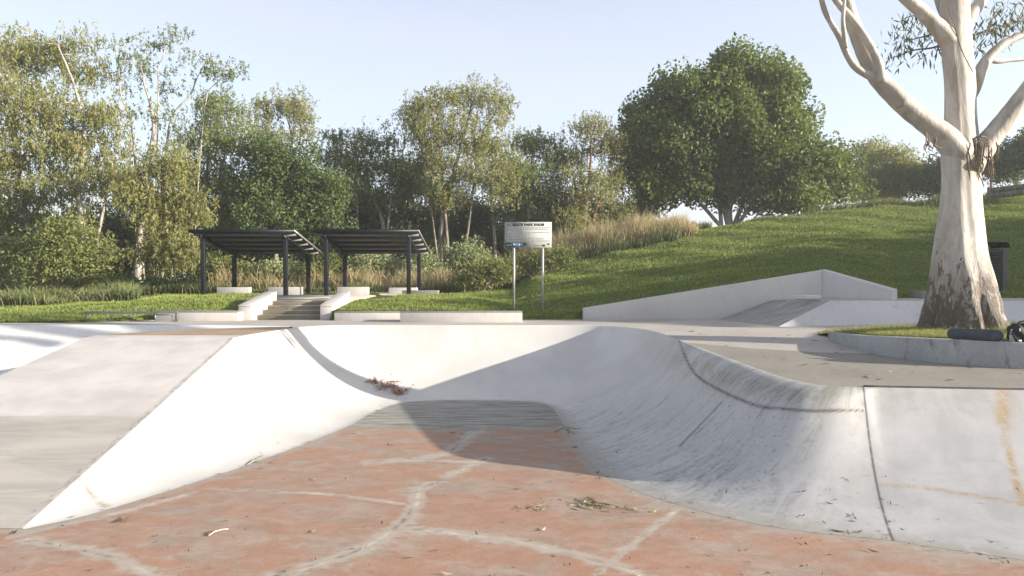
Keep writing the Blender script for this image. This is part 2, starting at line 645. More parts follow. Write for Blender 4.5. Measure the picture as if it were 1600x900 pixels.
CRACKS = [
    ([(770, 655), (735, 680), (700, 708), (640, 719), (575, 722)], .15),
    ([(640, 719), (750, 722)], .09),
    ([(760, 716), (735, 728), (690, 750), (655, 764), (652, 785), (630, 815), (600, 838), (560, 860), (505, 880), (430, 905)], .12),
    ([(628, 787), (560, 778), (500, 771), (450, 769), (350, 764), (300, 765)], .055),
    ([(640, 826), (700, 832), (760, 840), (820, 848), (880, 862), (940, 878), (1020, 902)], .09),
    ([(1060, 795), (1000, 842), (930, 897)], .05),
    ([(40, 842), (130, 858), (190, 875), (250, 905)], .09),
    ([(20, 838), (130, 812), (190, 800), (300, 770)], .10),
]
patch = np.zeros(len(FV))
line = np.zeros(len(FV))
for poly, wd in CRACKS:
    d = seg_dist(FV[:, 0], FV[:, 1], floor_poly(poly))
    patch = np.maximum(patch, np.exp(-(d / (wd * 1.5)) ** 2))
    line = np.maximum(line, np.exp(-((d + .012 * np.sin(FV[:, 0] * 23 + FV[:, 1] * 17)) / .018) ** 2))
# distance to wall foot
foot = SM[:, 3:5]
edge = np.full(len(FV), 9.0)
near = FV[:, 1] > 3
sub = np.where(near)[0]
fc = foot[::4]
for ch in np.array_split(sub, 60):
    d = np.hypot(FV[ch, 0][:, None] - fc[None, :, 0], FV[ch, 1][:, None] - fc[None, :, 1])
    edge[ch] = d.min(1)
edge = np.exp(-(edge / .30) ** 2)
bare = np.clip((FV[:, 1] - 13.9) / 1.2, 0, 1)

k = N("worn_terracotta_floor", .75, .3)
p = k.pos()
ps = k.scale(p, (.9, 1.35, 1))
warp = k.noise(p, 2.3, 3, .6, col=True)
pv = k.node("ShaderNodeVectorMath", operation='ADD')
k.put(pv.inputs[0], ps)
k.t.links.new(k.scale(warp, (.35, .35, 0)), pv.inputs[1])
pw = pv.outputs[0]
n1_ = k.noise(pw, 1.0, 9, .66, .6)
n2_ = k.noise(pw, 3.1, 8, .72, .4)
n3_ = k.noise(p, 16, 5, .75)
orange = k.mix(k.step(n2_, .32, .68), (.325, .185, .122), (.40, .24, .165))
orange = k.mix(k.step(n3_, .35, .7, 0, .5), orange, (.36, .24, .175))
grey = k.mix(k.step(n2_, .3, .7), (.275, .225, .18), (.38, .32, .265))
worn = k.step(k.M('ADD', k.M('MULTIPLY', n1_, .75), k.M('MULTIPLY', n2_, .25)), .42, .61)
c = k.mix(k.M('MULTIPLY', worn, .82), orange, grey)
pt_ = k.step(k.M('ADD', k.attr("patch"), k.M('MULTIPLY', k.M('SUBTRACT', n2_, .5), 2.6)), .34, .90)
c = k.mix(k.M('MULTIPLY', pt_, .92), c, k.mix(n2_, (.33, .285, .235), (.45, .40, .345)))
ln = k.M('MULTIPLY', k.attr("line"), k.step(k.noise(p, 3.5, 6, .7), .32, .56))
c = k.mix(k.M('MULTIPLY', ln, .75), c, k.mix(k.step(k.noise(p, 1.6, 2, .5), .42, .6), (.60, .54, .45), (.10, .085, .07)))
ed = k.step(k.M('ADD', k.attr("edge"), k.M('MULTIPLY', k.M('SUBTRACT', n1_, .5), 1.6)), .45, .95)
c = k.mix(k.M('MULTIPLY', ed, .75), c, k.mix(n2_, (.24, .215, .18), (.44, .41, .36)))
br = k.step(k.M('ADD', k.attr("bare"), k.M('MULTIPLY', k.M('SUBTRACT', k.noise(k.scale(p, (.6, 1.6, 1)), 2.4, 8, .75, .8), .5), 2.4)), .40, .75)
stv = k.noise(k.scale(p, (.45, 3.2, 1)), 2.2, 8, .72, .5)
c = k.mix(br, c, k.mix(k.step(stv, .36, .62), (.15, .15, .13), (.36, .345, .31)))
dk = k.noise(k.scale(p, (.5, 2.6, 1)), 1.7, 8, .75, .8)
c = k.mix(k.step(dk, .60, .76, 0, .45), c, (.19, .165, .14))
gr = k.noise(p, 60, 3, .7)
c = k.mix(k.step(gr, .60, .72, 0, .45), c, (.12, .10, .085))
c = k.mix(k.step(k.noise(p, 90, 2, .6), .66, .74, 0, .5), c, (.55, .48, .42))
k.color(c)
k.bump(k.M('ADD', n3_, k.M('MULTIPLY', n2_, 1.2)), .3, .012)
bf = mesh_np("bowl_floor", FV, [FQ], k.m, smooth=True, attrs=dict(patch=patch, line=line, edge=edge, bare=bare))
tag(bf, "worn terracotta painted concrete floor of the skate bowl", None, None, "structure")

# --- bank ramp on the left, its hip shares the wall's edge
iT = int(np.argmax(SM[:, 2] > -.0005))
hip = SM[:iT + 1, :3].copy()
hip[-1, 2] = 0
TL = np.array([-10.8, hip[-1][1], 0.0])
Lft = np.array([np.interp(hip[:, 2], [-1.45, 0], [-10.2, -10.8]), hip[:, 1], hip[:, 2]]).T
nx = 40
RV = np.concatenate([Lft * (1 - t) + hip * t for t in np.linspace(0, 1, nx)])
m = len(hip)
ii, jj = np.meshgrid(np.arange(nx - 1), np.arange(m - 1), indexing='ij')
q = (ii * m + jj).ravel()
k = N("grey_white_bank_paint", .75, .3)
p = k.pos()
g = k.noise(p, .8, 6, .62)
f = k.noise(k.scale(p, (1, .4, 1)), 5, 7, .72)
yy = k.sep(p)[1]
up = k.mix(k.step(g, .32, .66), (.48, .455, .43), (.60, .575, .545))
lo = k.mix(k.step(k.noise(k.scale(p, (.25, 1.3, 1)), 1.4, 6, .65, .6), .34, .66), (.35, .325, .29), (.47, .44, .40))
c = k.mix(k.step(k.M('ADD', yy, k.M('MULTIPLY', k.M('SUBTRACT', f, .5), .08)), 11.72, 11.80), lo, up)
c = k.mix(k.step(f, .60, .76, 0, .4), c, (.27, .25, .225))
he = k.step(k.M('ADD', k.attr("hip"), k.M('MULTIPLY', k.M('SUBTRACT', k.noise(p, 7, 7, .75), .5), .8)), .45, .85, 0, .75)
c = k.mix(he, c, k.mix(k.step(k.noise(k.scale(p, (1, .5, 1)), 11, 7, .8, 1.0), .40, .60), (.24, .225, .205), (.50, .47, .44)))
k.color(c)
k.bump(k.noise(p, 30, 5, .7), .2, .008)
tcol = np.repeat(np.linspace(0, 1, nx), m)
rp = mesh_np("bank_ramp", RV, [np.stack([q, q + 1, q + m + 1, q + m], 1)], k.m, smooth=False, attrs=dict(hip=np.clip((tcol - .945) / .05, 0, 1)))
tag(rp, "pale concrete bank ramp rising to the tan tabletop", None, None, "structure")

# --- pit on the far left
PL = catmull(np.array([(-32, 21.65, 0, -32, 18.6, -1.35), (-20, 21.65, 0, -20, 18.6, -1.35), (-12.5, 21.6, 0, -12.2, 18.9, -1.3), (-10.2, 21.45, 0, -10.2, 20.1, -.42),
                       (-8.4, 21.3, 0, -8.4, 20.55, -.14), (-6.75, 21.0, 0, -6.85, 20.85, -.01)]), [20, 20, 14, 14, 14])
NP = 20
PV = []
for r in PL:
    L = np.array(r[:3]); Ft = np.array(r[3:6])
    D = max(L[2] - Ft[2], 1e-3); hv = (L - Ft)[:2]; run = max(np.linalg.norm(hv), 1e-3)
    th = 2 * math.atan(D / run); R = run / math.sin(th)
    for a in np.linspace(0, th, NP):
        PV.append((Ft[0] + hv[0] / run * R * math.sin(a), Ft[1] + hv[1] / run * R * math.sin(a), Ft[2] + R * (1 - math.cos(a))))
m2 = len(PL)
ii, jj = np.meshgrid(np.arange(m2 - 1), np.arange(NP - 1), indexing='ij')
q = (ii * NP + jj).ravel()
M_white = concrete("old_white_paint", (.74, .735, .72), (.63, .62, .605), (.30, .295, .28), .25)
pw_ = mesh_np("pit_wall", np.array(PV), [np.stack([q, q + NP, q + NP + 1, q + 1], 1)], M_white, smooth=True)
tag(pw_, "white curved wall of the far left pit", None, None, "structure")
M_deck = concrete("weathered_concrete_deck", (.45, .415, .375), (.36, .33, .295), (.19, .175, .15), .4)
M_tan = concrete("tan_concrete", (.285, .265, .225), (.215, .20, .17), (.11, .10, .085), .45, 1.3)
M_tab = concrete("gritty_tan_tabletop", (.40, .30, .21), (.31, .235, .165), (.22, .17, .12), .3, 2)
M_bank = concrete("pale_grey_paint", (.60, .60, .60), (.50, .50, .50), (.24, .24, .23), .35)
b = MB()   # skirt on the left side of the ramp and the pit floor
sk_t = Lft[::12]
bt_ = sk_t.copy(); bt_[:, 0] -= .25 + (sk_t[:, 2] + 1.5) * .9; bt_[:, 2] = -1.5
n = len(sk_t)
b.add(np.concatenate([sk_t, bt_]), [(i, i + 1, n + i + 1, n + i) for i in range(n - 1)])
pen = [tuple(Lft[-1]), (-9.7, 19.55, 0), (-8.3, 20.25, 0), (-6.85, 20.83, 0)]
penb = [(-12.1, Lft[-1][1], -1.5), (-11.2, 19.3, -1.0), (-8.9, 20.35, -.35), (-6.9, 20.87, -.02)]
b.add(pen + penb, [(i, i + 1, 4 + i + 1, 4 + i) for i in range(3)])
b.add([(-32, -8, -1.38), (-10.3, -8, -1.38), (-10.3, 8, -1.46), (-11.4, 18.9, -1.36), (-32, 18.9, -1.36)], [(0, 1, 2, 3, 4)])
tag(b.build("pit_floor", M_white), "white floor and inner bank of the far left pit", None, None, "structure")

# --- decks: planar polygons with the exact lip outline


def poly_obj(name, pts, mat, skirt=0.0):
    bm = bmesh.new()
    vs = [bm.verts.new(tuple(q_)) for q_ in pts]
    es = [bm.edges.new((vs[i], vs[(i + 1) % len(vs)])) for i in range(len(vs))]
    bmesh.ops.triangle_fill(bm, use_beauty=True, use_dissolve=False, edges=es)
    bmesh.ops.recalc_face_normals(bm, faces=bm.faces)
    up_ = sum(f_.normal.z for f_ in bm.faces)
    if up_ < 0:
        bmesh.ops.reverse_faces(bm, faces=bm.faces)
    me = bpy.data.meshes.new(name)
    bm.to_mesh(me)
    bm.free()
    o = bpy.data.objects.new(name, me)
    COL.objects.link(o)
    me.materials.append(mat)
    return o


lip = SM[:, :3]
i175 = int(np.argmin(np.abs(lip[:, 1] - 17.5) + (lip[:, 0] < 0) * 100))
JL = [on_deck(1076, 535.5), on_deck(1170, 544), on_deck(1280, 550.5), on_deck(1400, 553), np.array([16, 14.2, zd(14.2)]), np.array([34, 13.6, zd(13.6)])]
ij = int(np.argmin(np.hypot(lip[:, 0] - JL[0][0], lip[:, 1] - JL[0][1])))
ik5 = int(np.argmin(np.hypot(lip[:, 0] + 6.55, lip[:, 1] - 20.2)))
back = [tuple(lip[i]) for i in range(ik5, i175)] + [(lip[i175][0], 17.5, 0), (34, 17.5, 0), (34, 25.2, 0), (2.6, 25.2, 0), (2.5, 24.35, 0), (-12.5, 23.9, 0), (-13.5, 23.2, 0), (-14.6, 22.55, 0), (-32, 22.35, 0)]
back += [tuple(PL[i][:3]) for i in range(0, len(PL))]
tag(poly_obj("concrete_deck", back, M_deck), "pale concrete deck behind the bowl", None, None, "structure")
mid = [(lip[i175][0], 17.5, 0)] + [tuple(lip[i]) for i in range(i175 + 1, ij)] + [tuple(j_) for j_ in JL] + [(34, 17.5, 0)]
mid = [(x, y, zd(y) if y < 17.5 else 0) for x, y, z in mid]
tag(poly_obj("sloping_deck", mid, M_deck), "pale concrete deck in front of the tree island", None, None, "structure")
tan = [tuple(lip[i]) for i in range(ij, NS)] + [(34, 8.6, zd(8.6))] + [tuple(j_) for j_ in JL[::-1]]
tag(poly_obj("tan_deck", tan, M_tan), "tan concrete deck above the right wall of the bowl", None, None, "structure")
tab = [tuple(Lft[-1])] + [tuple(hip[-1])] + [tuple(lip[i]) for i in range(iT + 1, ik5 + 1)] + [pen[3], pen[2], pen[1]]
tab = [(x, y, 0.0) for x, y, z in tab]
tag(poly_obj("tan_tabletop", tab, M_tab), "gritty tan tabletop above the bank ramp", None, None, "structure")
# the rim of steel along the right wall's top edge
b = MB()
k18 = kidx[19]
rim = lip[k18 + 2::20] + np.array([0, .02, .004])
b.tube(rim, .022, 8)
cop = b.build("coping", plain("dull_steel", (.10, .10, .10), .5, .6))
tag(cop, "dark steel coping along the top of the right bowl wall", "coping")

# ------------------------------------------------------------------ terrain
AX = np.array([-3, -.8, -.55, -.30, -.06, 0, .03, .15, .26, .33, .47, .61, .75, 1.2, 3])
ZR = np.array([.6, .6, .62, .7, .85, 1.15, 2.0, 3.5, 4.6, 5.05, 5.95, 6.5, 7.2, 8.2, 9])
AN = np.array([-3, -.75, -.5, -.42, -.33, -.05, .02, .1, .28, .455, .53, .58, .8, 3])
ZN = np.array([.0, .02, .12, .28, .32, .30, .10, .25, .78, 1.30, 1.05, .80, .80, 1.5])
Y0, Y1 = 24.4, 46.0


def terrain_raw(x, y):
    x = np.asarray(x, float); y = np.asarray(y, float)
    a = x / np.maximum(y, 1.0)
    zr = np.interp(a, AX, ZR); zn = np.interp(a, AN, ZN)
    t = np.clip((y - Y0) / (Y1 - Y0), -.1, 1)
    lin = zn + (zr - zn) * t
    # left of the hill the lawn rises quickly to the shelter terrace and stays level
    tt = np.clip((y - 23.4) / 4.6, 0, 1); tt = tt * tt * (3 - 2 * tt)
    lev = np.where(a < -.50, np.interp(a, [-.9, -.74, -.5], [.05, .15, .59]), .59)
    flat = zn + (lev - zn) * tt
    wgt = np.clip((a + .12) / .14, 0, 1)
    wgt = wgt * wgt * (3 - 2 * wgt)
    z = flat * (1 - wgt) + lin * wgt
    far = np.clip((y - Y1) / 60, 0, 1)
    z = z + far * np.where(a > 0, .6, 0)
    z = z + .05 * np.sin(x * .7 + 1.3) * np.sin(y * .55) * np.clip((y - 25) / 4, 0, 1)
    z = z + .03 * np.sin(x * 1.9 + y * .8) * np.clip((y - 25) / 4, 0, 1)
    return z


def back_edge(x):
    return np.interp(x, [-40, -14.8, -13.5, -12.4, 2.4, 2.7, 11, 12.6, 13.2, 40], [22.3, 22.5, 23.15, 23.75, 24.2, 24.25, 24.7, 24.2, 22.7, 22.6])


def terrain(x, y):
    z = terrain_raw(x, y)
    x = np.asarray(x, float); y = np.asarray(y, float)
    ins = (y < back_edge(x)) & (x > -30) & (x < 30) & (y > -8)
    hole = (x > -9.45) & (x < -6.45) & (y >= 23) & (y < 26.9)
    z = np.where(hole, -.5, z)
    return np.where(ins, -3.0, z)


tx = np.concatenate([[-900, -300, -140, -80, -60], np.arange(-48, -30, 1.0), np.arange(-30, 34, .3), np.arange(34, 60, 1.2), [62, 80, 140, 300, 900]])
ty = np.concatenate([[-400, -120, -40, -15, -9, -8.2, -7.8, 0, 6, 12, 18, 20, 21, 21.6], np.arange(22, 50, .22), np.arange(50, 75, 1.0), [80, 100, 150, 300, 900, 2400]])
TX, TY = np.meshgrid(tx, ty, indexing='ij')
TZ = terrain(TX, TY)
n1, n2 = TX.shape
ii, jj = np.meshgrid(np.arange(n1 - 1), np.arange(n2 - 1), indexing='ij')
q = (ii * n2 + jj).ravel()
k = N("lawn_soil", .95, .1)
p = k.pos()
g1 = k.noise(p, .55, 6, .6)
g2 = k.noise(p, 5, 7, .75)
c = k.mix(k.step(g2, .3, .7), (.06, .085, .022), (.13, .165, .042))
c = k.mix(k.step(g1, .54, .72, 0, .6), c, (.12, .13, .035))
c = k.mix(k.step(k.noise(p, .9, 7, .7, .5), .62, .74, 0, .75), c, (.075, .055, .034))
k.color(c)
k.bump(g2, .7, .06)
M_lawn = k.m
tr = mesh_np("lawn_ground", np.stack([TX.ravel(), TY.ravel(), TZ.ravel()], 1), [np.stack([q, q + n2, q + n2 + 1, q + 1], 1)], M_lawn, smooth=True)
tag(tr, "mown green lawn rising to a grassy hill", None, None, "structure")

# ------------------------------------------------------------------ foliage
def leaf_mat(name, dark, light, dry=None, trans=.35):
    k = N(name, .6, .25)
    t_ = k.attr("tint")
    c = k.mix(t_, dark, light)
    if dry:
        c = k.mix(k.step(t_, .86, .97), c, dry)
    k.color(c)
    tn = k.node("ShaderNodeBsdfTranslucent")
    k.put(tn.inputs["Color"], k.mix(.5, c, tuple(min(1, x * 1.3) for x in light)))
    mx = k.node("ShaderNodeMixShader")
    mx.inputs[0].default_value = trans
    k.t.links.new(k.b.outputs[0], mx.inputs[1])
    k.t.links.new(tn.outputs[0], mx.inputs[2])
    k.t.links.new(mx.outputs[0], k.t.nodes["Material Output"].inputs["Surface"])
    return k.m


ML_gum = leaf_mat("olive_gum_leaves", (.10, .12, .040), (.32, .32, .12), (.38, .29, .13), .4)
ML_gumg = leaf_mat("green_gum_leaves", (.075, .11, .038), (.24, .275, .10), (.30, .26, .12), .4)
ML_dark = leaf_mat("dark_green_leaves", (.045, .072, .026), (.14, .19, .062), None, .35)
ML_fig = leaf_mat("fig_leaves", (.040, .072, .017), (.175, .222, .050), (.26, .25, .06), .30)
ML_pale = leaf_mat("pale_shrub_leaves", (.15, .19, .08), (.33, .37, .18), None, .3)
ML_low = leaf_mat("undergrowth_leaves", (.065, .09, .026), (.21, .235, .07), (.30, .23, .10), .3)


def bark_mat(name, a, b_, sc=1.0):
    k = N(name, .85, .2)
    p = k.pos()
    n_ = k.noise(k.scale(p, (1, 1, .25)), 3.0 * sc, 6, .7, .3)
    k.color(k.mix(k.step(n_, .38, .62), a, b_))
    k.bump(k.noise(k.scale(p, (1, 1, .3)), 12, 5, .7), .5, .03)
    return k.m


MB_pale = bark_mat("pale_gum_bark", (.20, .175, .145), (.43, .40, .35))
MB_grey = bark_mat("grey_bark", (.10, .085, .07), (.27, .235, .19))
MB_fig = bark_mat("pale_fig_bark", (.16, .145, .125), (.36, .34, .30))
MB_red = bark_mat("reddish_bark", (.16, .095, .065), (.34, .24, .17))


def leaves(C, size, ratio, droop, tint):
    """diamond shaped leaves at points C"""
    n = len(C)
    d = rng.normal(size=(n, 3))
    d[:, 2] = d[:, 2] * (1 - droop * .5) - droop * 1.8
    d /= np.linalg.norm(d, axis=1)[:, None]
    s_ = np.cross(d, rng.normal(size=(n, 3)))
    s_ /= np.linalg.norm(s_, axis=1)[:, None] + 1e-9
    L = size * rng.uniform(.65, 1.35, n)[:, None]
    W = L * ratio * .5
    V = np.stack([C - d * L * .5, C + s_ * W, C + d * L * .5, C - s_ * W], 1).reshape(-1, 3)
    Q = np.arange(4 * n).reshape(n, 4)
    return V, Q, np.repeat(tint, 4)


def crown(blobs, clumps, per, csize, size, ratio, droop, shell=.5, fl=.65):
    """blobs: (centre, radii) ellipsoids; returns leaf geometry and clump centres"""
    vol = np.array([b_[1][0] * b_[1][2] for b_ in blobs])
    nper = np.maximum(1, (clumps * vol / vol.sum()).astype(int))
    CC = []
    for (c_, r_), n_ in zip(blobs, nper):
        v = rng.normal(size=(n_, 3))
        v /= np.linalg.norm(v, axis=1)[:, None]
        rad = (shell + (1 - shell) * rng.random(n_) ** .6) * np.where(rng.random(n_) < .22, rng.random(n_), 1) * rng.uniform(.82, 1.22, n_)
        CC.append(np.array(c_) + v * rad[:, None] * np.array(r_))
    CC = np.concatenate(CC)
    ct = rng.random(len(CC)) ** 1.2
    cs = csize * rng.uniform(.55, 1.35, len(CC))
    nn = np.maximum(4, (per * (cs / csize) ** 1.6 * rng.uniform(.6, 1.3, len(CC))).astype(int))
    idx = np.repeat(np.arange(len(CC)), nn)
    if droop > .4:      # leaves hang in strands from the twig ends
        ks = np.maximum(3, nn // 8)
        s0 = np.concatenate([[0], np.cumsum(ks)])
        anc = rng.normal(size=(s0[-1], 3)) * np.array([1, 1, fl * .8])
        anc /= np.maximum(1, np.linalg.norm(anc, axis=1) / 1.6)[:, None]
        slen = rng.uniform(.5, 1.5, s0[-1])
        ai = s0[idx] + (rng.random(len(idx)) * ks[idx]).astype(int)
        off = anc[ai] + rng.normal(size=(len(idx), 3)) * .11
        off[:, 2] += .45 - rng.random(len(idx)) * slen[ai]
    else:
        off = rng.normal(size=(len(idx), 3)) * np.array([1, 1, fl])
        off /= np.maximum(1, np.linalg.norm(off, axis=1) / 1.7)[:, None]
    C = CC[idx] + off * cs[idx][:, None] * .66
    tint = np.clip(.25 + .4 * ct[idx] + .35 * rng.random(len(idx)), 0, 1)
    V, Q, T = leaves(C, size, ratio, droop, tint)
    return V, Q, T, CC


def curve3(a, b_, n=6, sag=.15):
    a = np.asarray(a, float); b_ = np.asarray(b_, float)
    t = np.linspace(0, 1, n)[:, None]
    L = np.linalg.norm(b_ - a)
    ctl = (a + b_) / 2 + np.array([0, 0, L * sag]) + rng.normal(size=3) * L * .10
    P = (1 - t) ** 2 * a + 2 * t * (1 - t) * ctl + t * t * b_
    P[1:-1] += rng.normal(size=(n - 2, 3)) * L * .02
    return P


DENS = 1.12


def tree(name, label, cat, group, Y, trunks, blobs, clumps, per, csize, size, ratio, droop, lmat, bmat, limbs=.5, shell=.5, fl=.65, lw=.045, deep=.8, jitter=1.0, dens=1.0):
    """trunks: lists of (px,py,width px); blobs: (px,py,rx,ry) at distance Y"""
    s_ = Y / F
    m_ = MB()
    tp = []
    for path in trunks:
        dy = rng.uniform(-.8, .8) * jitter
        pts = [at(px, py, Y + dy * (.3 + .7 * i / max(1, len(path) - 1))) for i, (px, py, _) in enumerate(path)]
        pts = np.array(pts)
        if True:
            pts[0][2] = float(terrain_raw(pts[0][0], pts[0][1])) - .25
        R = np.array([wd * s_ / 2 * .84 for _, _, wd in path])
        # refine
        n_ = len(path)
        tt = np.linspace(0, n_ - 1, n_ * 4)
        PP = np.stack([np.interp(tt, np.arange(n_), pts[:, j]) for j in range(3)], 1)
        ker = np.array([.25, .5, .25])
        for _ in range(2):
            for j in range(3):
                PP[1:-1, j] = np.convolve(PP[:, j], ker, 'valid')
        RR = np.interp(tt, np.arange(n_), R)
        PP[1:-1, :2] += rng.normal(size=(len(PP) - 2, 2)) * RR[1:-1, None] * .15
        m_.tube(PP, RR, 8)
        tp.append((PP, RR))
    bl = []
    for (px, py, rx, ry) in blobs:
        c_ = at(px, py, Y + rng.uniform(-1, 1) * jitter)
        bl.append((c_, (rx * s_, rx * s_ * deep, ry * s_)))
    V, Q, T, CC = crown(bl, int(clumps * DENS * dens), int(per * 3.5), csize * .92, size * .66, ratio * 1.2, droop, shell, fl)
    AP = np.concatenate([t_[0] for t_ in tp])
    AR = np.concatenate([t_[1] for t_ in tp])
    for c_ in CC:
        if rng.random() > limbs / 1.5:
            continue
        d = np.linalg.norm(AP - c_, axis=1) + np.where(AP[:, 2] > c_[2] + .3, 3.0, 0) + .35 * np.maximum(0, c_[2] - AP[:, 2])
        j = int(np.argmin(d))
        if d[j] > 9:
            continue
        r0 = min(AR[j] * .55, lw * 1.6)
        m_.tube(curve3(AP[j], c_, 6, .08), np.linspace(max(r0, .022), .012, 6), 5, cap=False)
    base = tp[0][0][0]
    root = empty(name, (float(base[0]), float(base[1]), float(base[2]) + .25))
    bpy.context.view_layer.update()
    tk = m_.build("trunk", bmat, smooth=True)
    cr = mesh_np("crown", V, [Q], lmat, attrs=dict(tint=T))
    under(tk, root); under(cr, root)
    return tag(root, label, cat, group)


GT = "gum trees along the creek behind the lawn"
tree("gum_tree", "tall dense olive gum tree filling the left edge of the picture", "tree", GT, 42,
     [[(128, 455, 13), (132, 380, 11), (120, 300, 9), (135, 220, 7), (120, 140, 5), (90, 70, 3)], [(60, 455, 10), (40, 330, 8), (20, 220, 6), (30, 120, 3)], [(132, 330, 6), (175, 260, 5), (190, 180, 3)]],
     [(40, 85, 85, 55), (115, 105, 55, 45), (60, 170, 110, 60), (160, 190, 45, 60), (20, 260, 100, 70), (120, 290, 80, 70), (30, 370, 90, 60), (130, 380, 70, 50), (195, 280, 45, 60), (-60, 150, 90, 100), (-50, 320, 90, 100)],
     380, 62, 1.0, .34, .26, .75, ML_gum, MB_pale, .35, .35)
tree("gum_tree", "tall sparse gum with crooked pale trunk and bare twiggy top", "tree", GT, 44,
     [[(213, 450, 16), (218, 390, 14), (225, 330, 13), (223, 280, 12), (232, 245, 10), (243, 205, 7.5), (236, 165, 5), (226, 135, 3.4), (222, 110, 2.4), (212, 85, 1.6), (205, 60, 1)],
      [(241, 215, 5.5), (262, 192, 4.6), (278, 168, 3.8), (298, 150, 3), (306, 125, 2.2), (320, 100, 1.6), (330, 80, 1)], [(237, 165, 3.6), (248, 138, 2.8), (246, 110, 2.2), (258, 80, 1.6), (255, 45, 1)], [(225, 240, 4.4), (208, 212, 3.6), (203, 182, 2.8), (188, 150, 2), (182, 95, 1)], [(295, 152, 2.6), (320, 146, 2), (340, 128, 1.6), (375, 100, 1)], [(262, 192, 3), (292, 200, 2.2), (322, 188, 1.6), (352, 165, 1)]],
     [(210, 85, 38, 28), (262, 70, 40, 28), (320, 110, 45, 35), (250, 130, 45, 30), (345, 170, 35, 30), (215, 185, 30, 25), (295, 200, 45, 30), (365, 110, 22, 22)],
     105, 22, .70, .32, .26, .5, ML_gumg, MB_pale, 1.5, .4, lw=.075, dens=.72)
tree("gum_tree", "drooping olive gum foliage right of the crooked pale trunk", "tree", GT, 39,
     [[(240, 455, 8), (262, 400, 7), (275, 330, 6), (270, 270, 4), (262, 235, 2)]],
     [(265, 270, 42, 38), (285, 325, 38, 40), (250, 350, 40, 45), (225, 300, 25, 45), (285, 385, 28, 28), (245, 400, 45, 25)],
     120, 58, .85, .34, .26, .75, ML_gum, MB_pale, .5, .3, dens=.85)
tree("gum_tree", "mid green gum with two thin trunks left of the first shelter", "tree", GT, 48,
     [[(318, 450, 7), (320, 360, 6), (322, 280, 5), (330, 200, 3), (335, 150, 2)], [(332, 450, 6), (331, 330, 5), (350, 250, 3), (355, 200, 2)]],
     [(330, 170, 40, 35), (355, 225, 38, 40), (310, 230, 35, 40), (345, 290, 45, 45), (300, 300, 40, 45), (370, 340, 35, 40), (320, 370, 40, 40)],
     170, 48, .95, .32, .3, .5, ML_gumg, MB_grey, .4, .35)
tree("gum_tree", "pale slender gum rising above the dark trees behind the shelters", "tree", GT, 56,
     [[(455, 440, 7), (458, 330, 6), (460, 250, 5), (455, 200, 4), (440, 165, 2)], [(459, 255, 4), (470, 200, 3), (472, 165, 2)], [(455, 240, 3.5), (420, 210, 2.5), (405, 180, 2)]],
     [(410, 180, 26, 32), (455, 165, 38, 26), (473, 190, 18, 32), (430, 215, 32, 18)],
     80, 34, .95, .34, .28, .6, ML_gum, MB_pale, .8, .4)
tree("broadleaf_tree", "dense dark green tree behind the first shelter", "tree", None, 47,
     [[(430, 440, 9), (432, 350, 8), (436, 280, 6), (440, 240, 3)]],
     [(435, 250, 50, 35), (410, 300, 45, 42), (470, 300, 40, 40), (430, 345, 60, 40), (500, 335, 40, 45), (520, 300, 30, 30)],
     190, 62, 1.0, .34, .42, .3, ML_dark, MB_grey, .35, .35)
tree("gum_tree", "broad gum with leaning trunk and forked limbs above the second shelter", "tree", GT, 52,
     [[(612, 440, 9), (602, 380, 8), (597, 340, 7), (580, 300, 6), (560, 268, 5), (535, 240, 3), (520, 225, 2)], [(597, 340, 5), (610, 310, 4), (625, 270, 3), (630, 235, 2)], [(562, 268, 4), (555, 235, 3), (560, 210, 2)]],
     [(530, 220, 34, 18), (575, 225, 45, 22), (615, 255, 40, 30), (560, 265, 48, 28), (520, 255, 28, 25), (635, 295, 30, 35), (590, 305, 45, 30)],
     150, 46, .9, .32, .3, .5, ML_gumg, MB_pale, .55, .4)
tree("gum_tree", "tallest gum in the middle with grey trunk and open spreading crown", "tree", GT, 50,
     [[(688, 440, 13), (690, 380, 12), (692, 330, 11), (702, 295, 10), (715, 250, 7), (725, 210, 5), (735, 170, 3), (745, 145, 2)], [(703, 295, 7), (690, 250, 6), (680, 200, 4), (672, 160, 2)], [(718, 245, 5), (750, 210, 4), (775, 175, 2)], [(690, 250, 4), (660, 220, 3), (640, 195, 2)]],
     [(680, 160, 45, 24), (745, 150, 48, 22), (645, 190, 25, 20), (780, 175, 22, 22), (700, 205, 70, 30), (760, 230, 40, 35), (665, 250, 42, 30), (725, 270, 60, 32), (780, 285, 30, 40), (700, 310, 40, 20)],
     250, 44, .95, .32, .28, .55, ML_gum, MB_grey, .5, .4)
tree("gum_tree", "bushy gum standing behind the notice board", "tree", GT, 53,
     [[(820, 440, 8), (822, 360, 7), (828, 290, 5), (832, 240, 3), (830, 210, 2)], [(775, 440, 7), (772, 350, 6), (765, 290, 5), (775, 240, 3)]],
     [(830, 220, 42, 26), (812, 265, 40, 35), (860, 260, 32, 40), (840, 310, 48, 40), (800, 330, 38, 38), (860, 345, 30, 25)],
     190, 46, .95, .32, .28, .55, ML_gumg, MB_pale, .4, .38)
tree("gum_tree", "airy gum with reddish trunk beside the dark fig on the hill", "tree", GT, 52,
     [[(905, 400, 10), (912, 360, 9), (915, 320, 7), (922, 270, 5), (925, 220, 3), (918, 185, 2)], [(914, 330, 6), (935, 310, 4), (960, 290, 2)], [(916, 300, 5), (895, 270, 3), (890, 240, 2)], [(908, 370, 7), (895, 330, 5), (880, 300, 3)]],
     [(918, 195, 28, 20), (945, 225, 30, 26), (905, 240, 28, 28), (955, 275, 26, 28), (915, 290, 42, 30), (885, 310, 28, 30), (950, 325, 32, 22), (900, 345, 38, 22)],
     165, 40, .9, .32, .28, .55, ML_gum, MB_red, .6, .4)
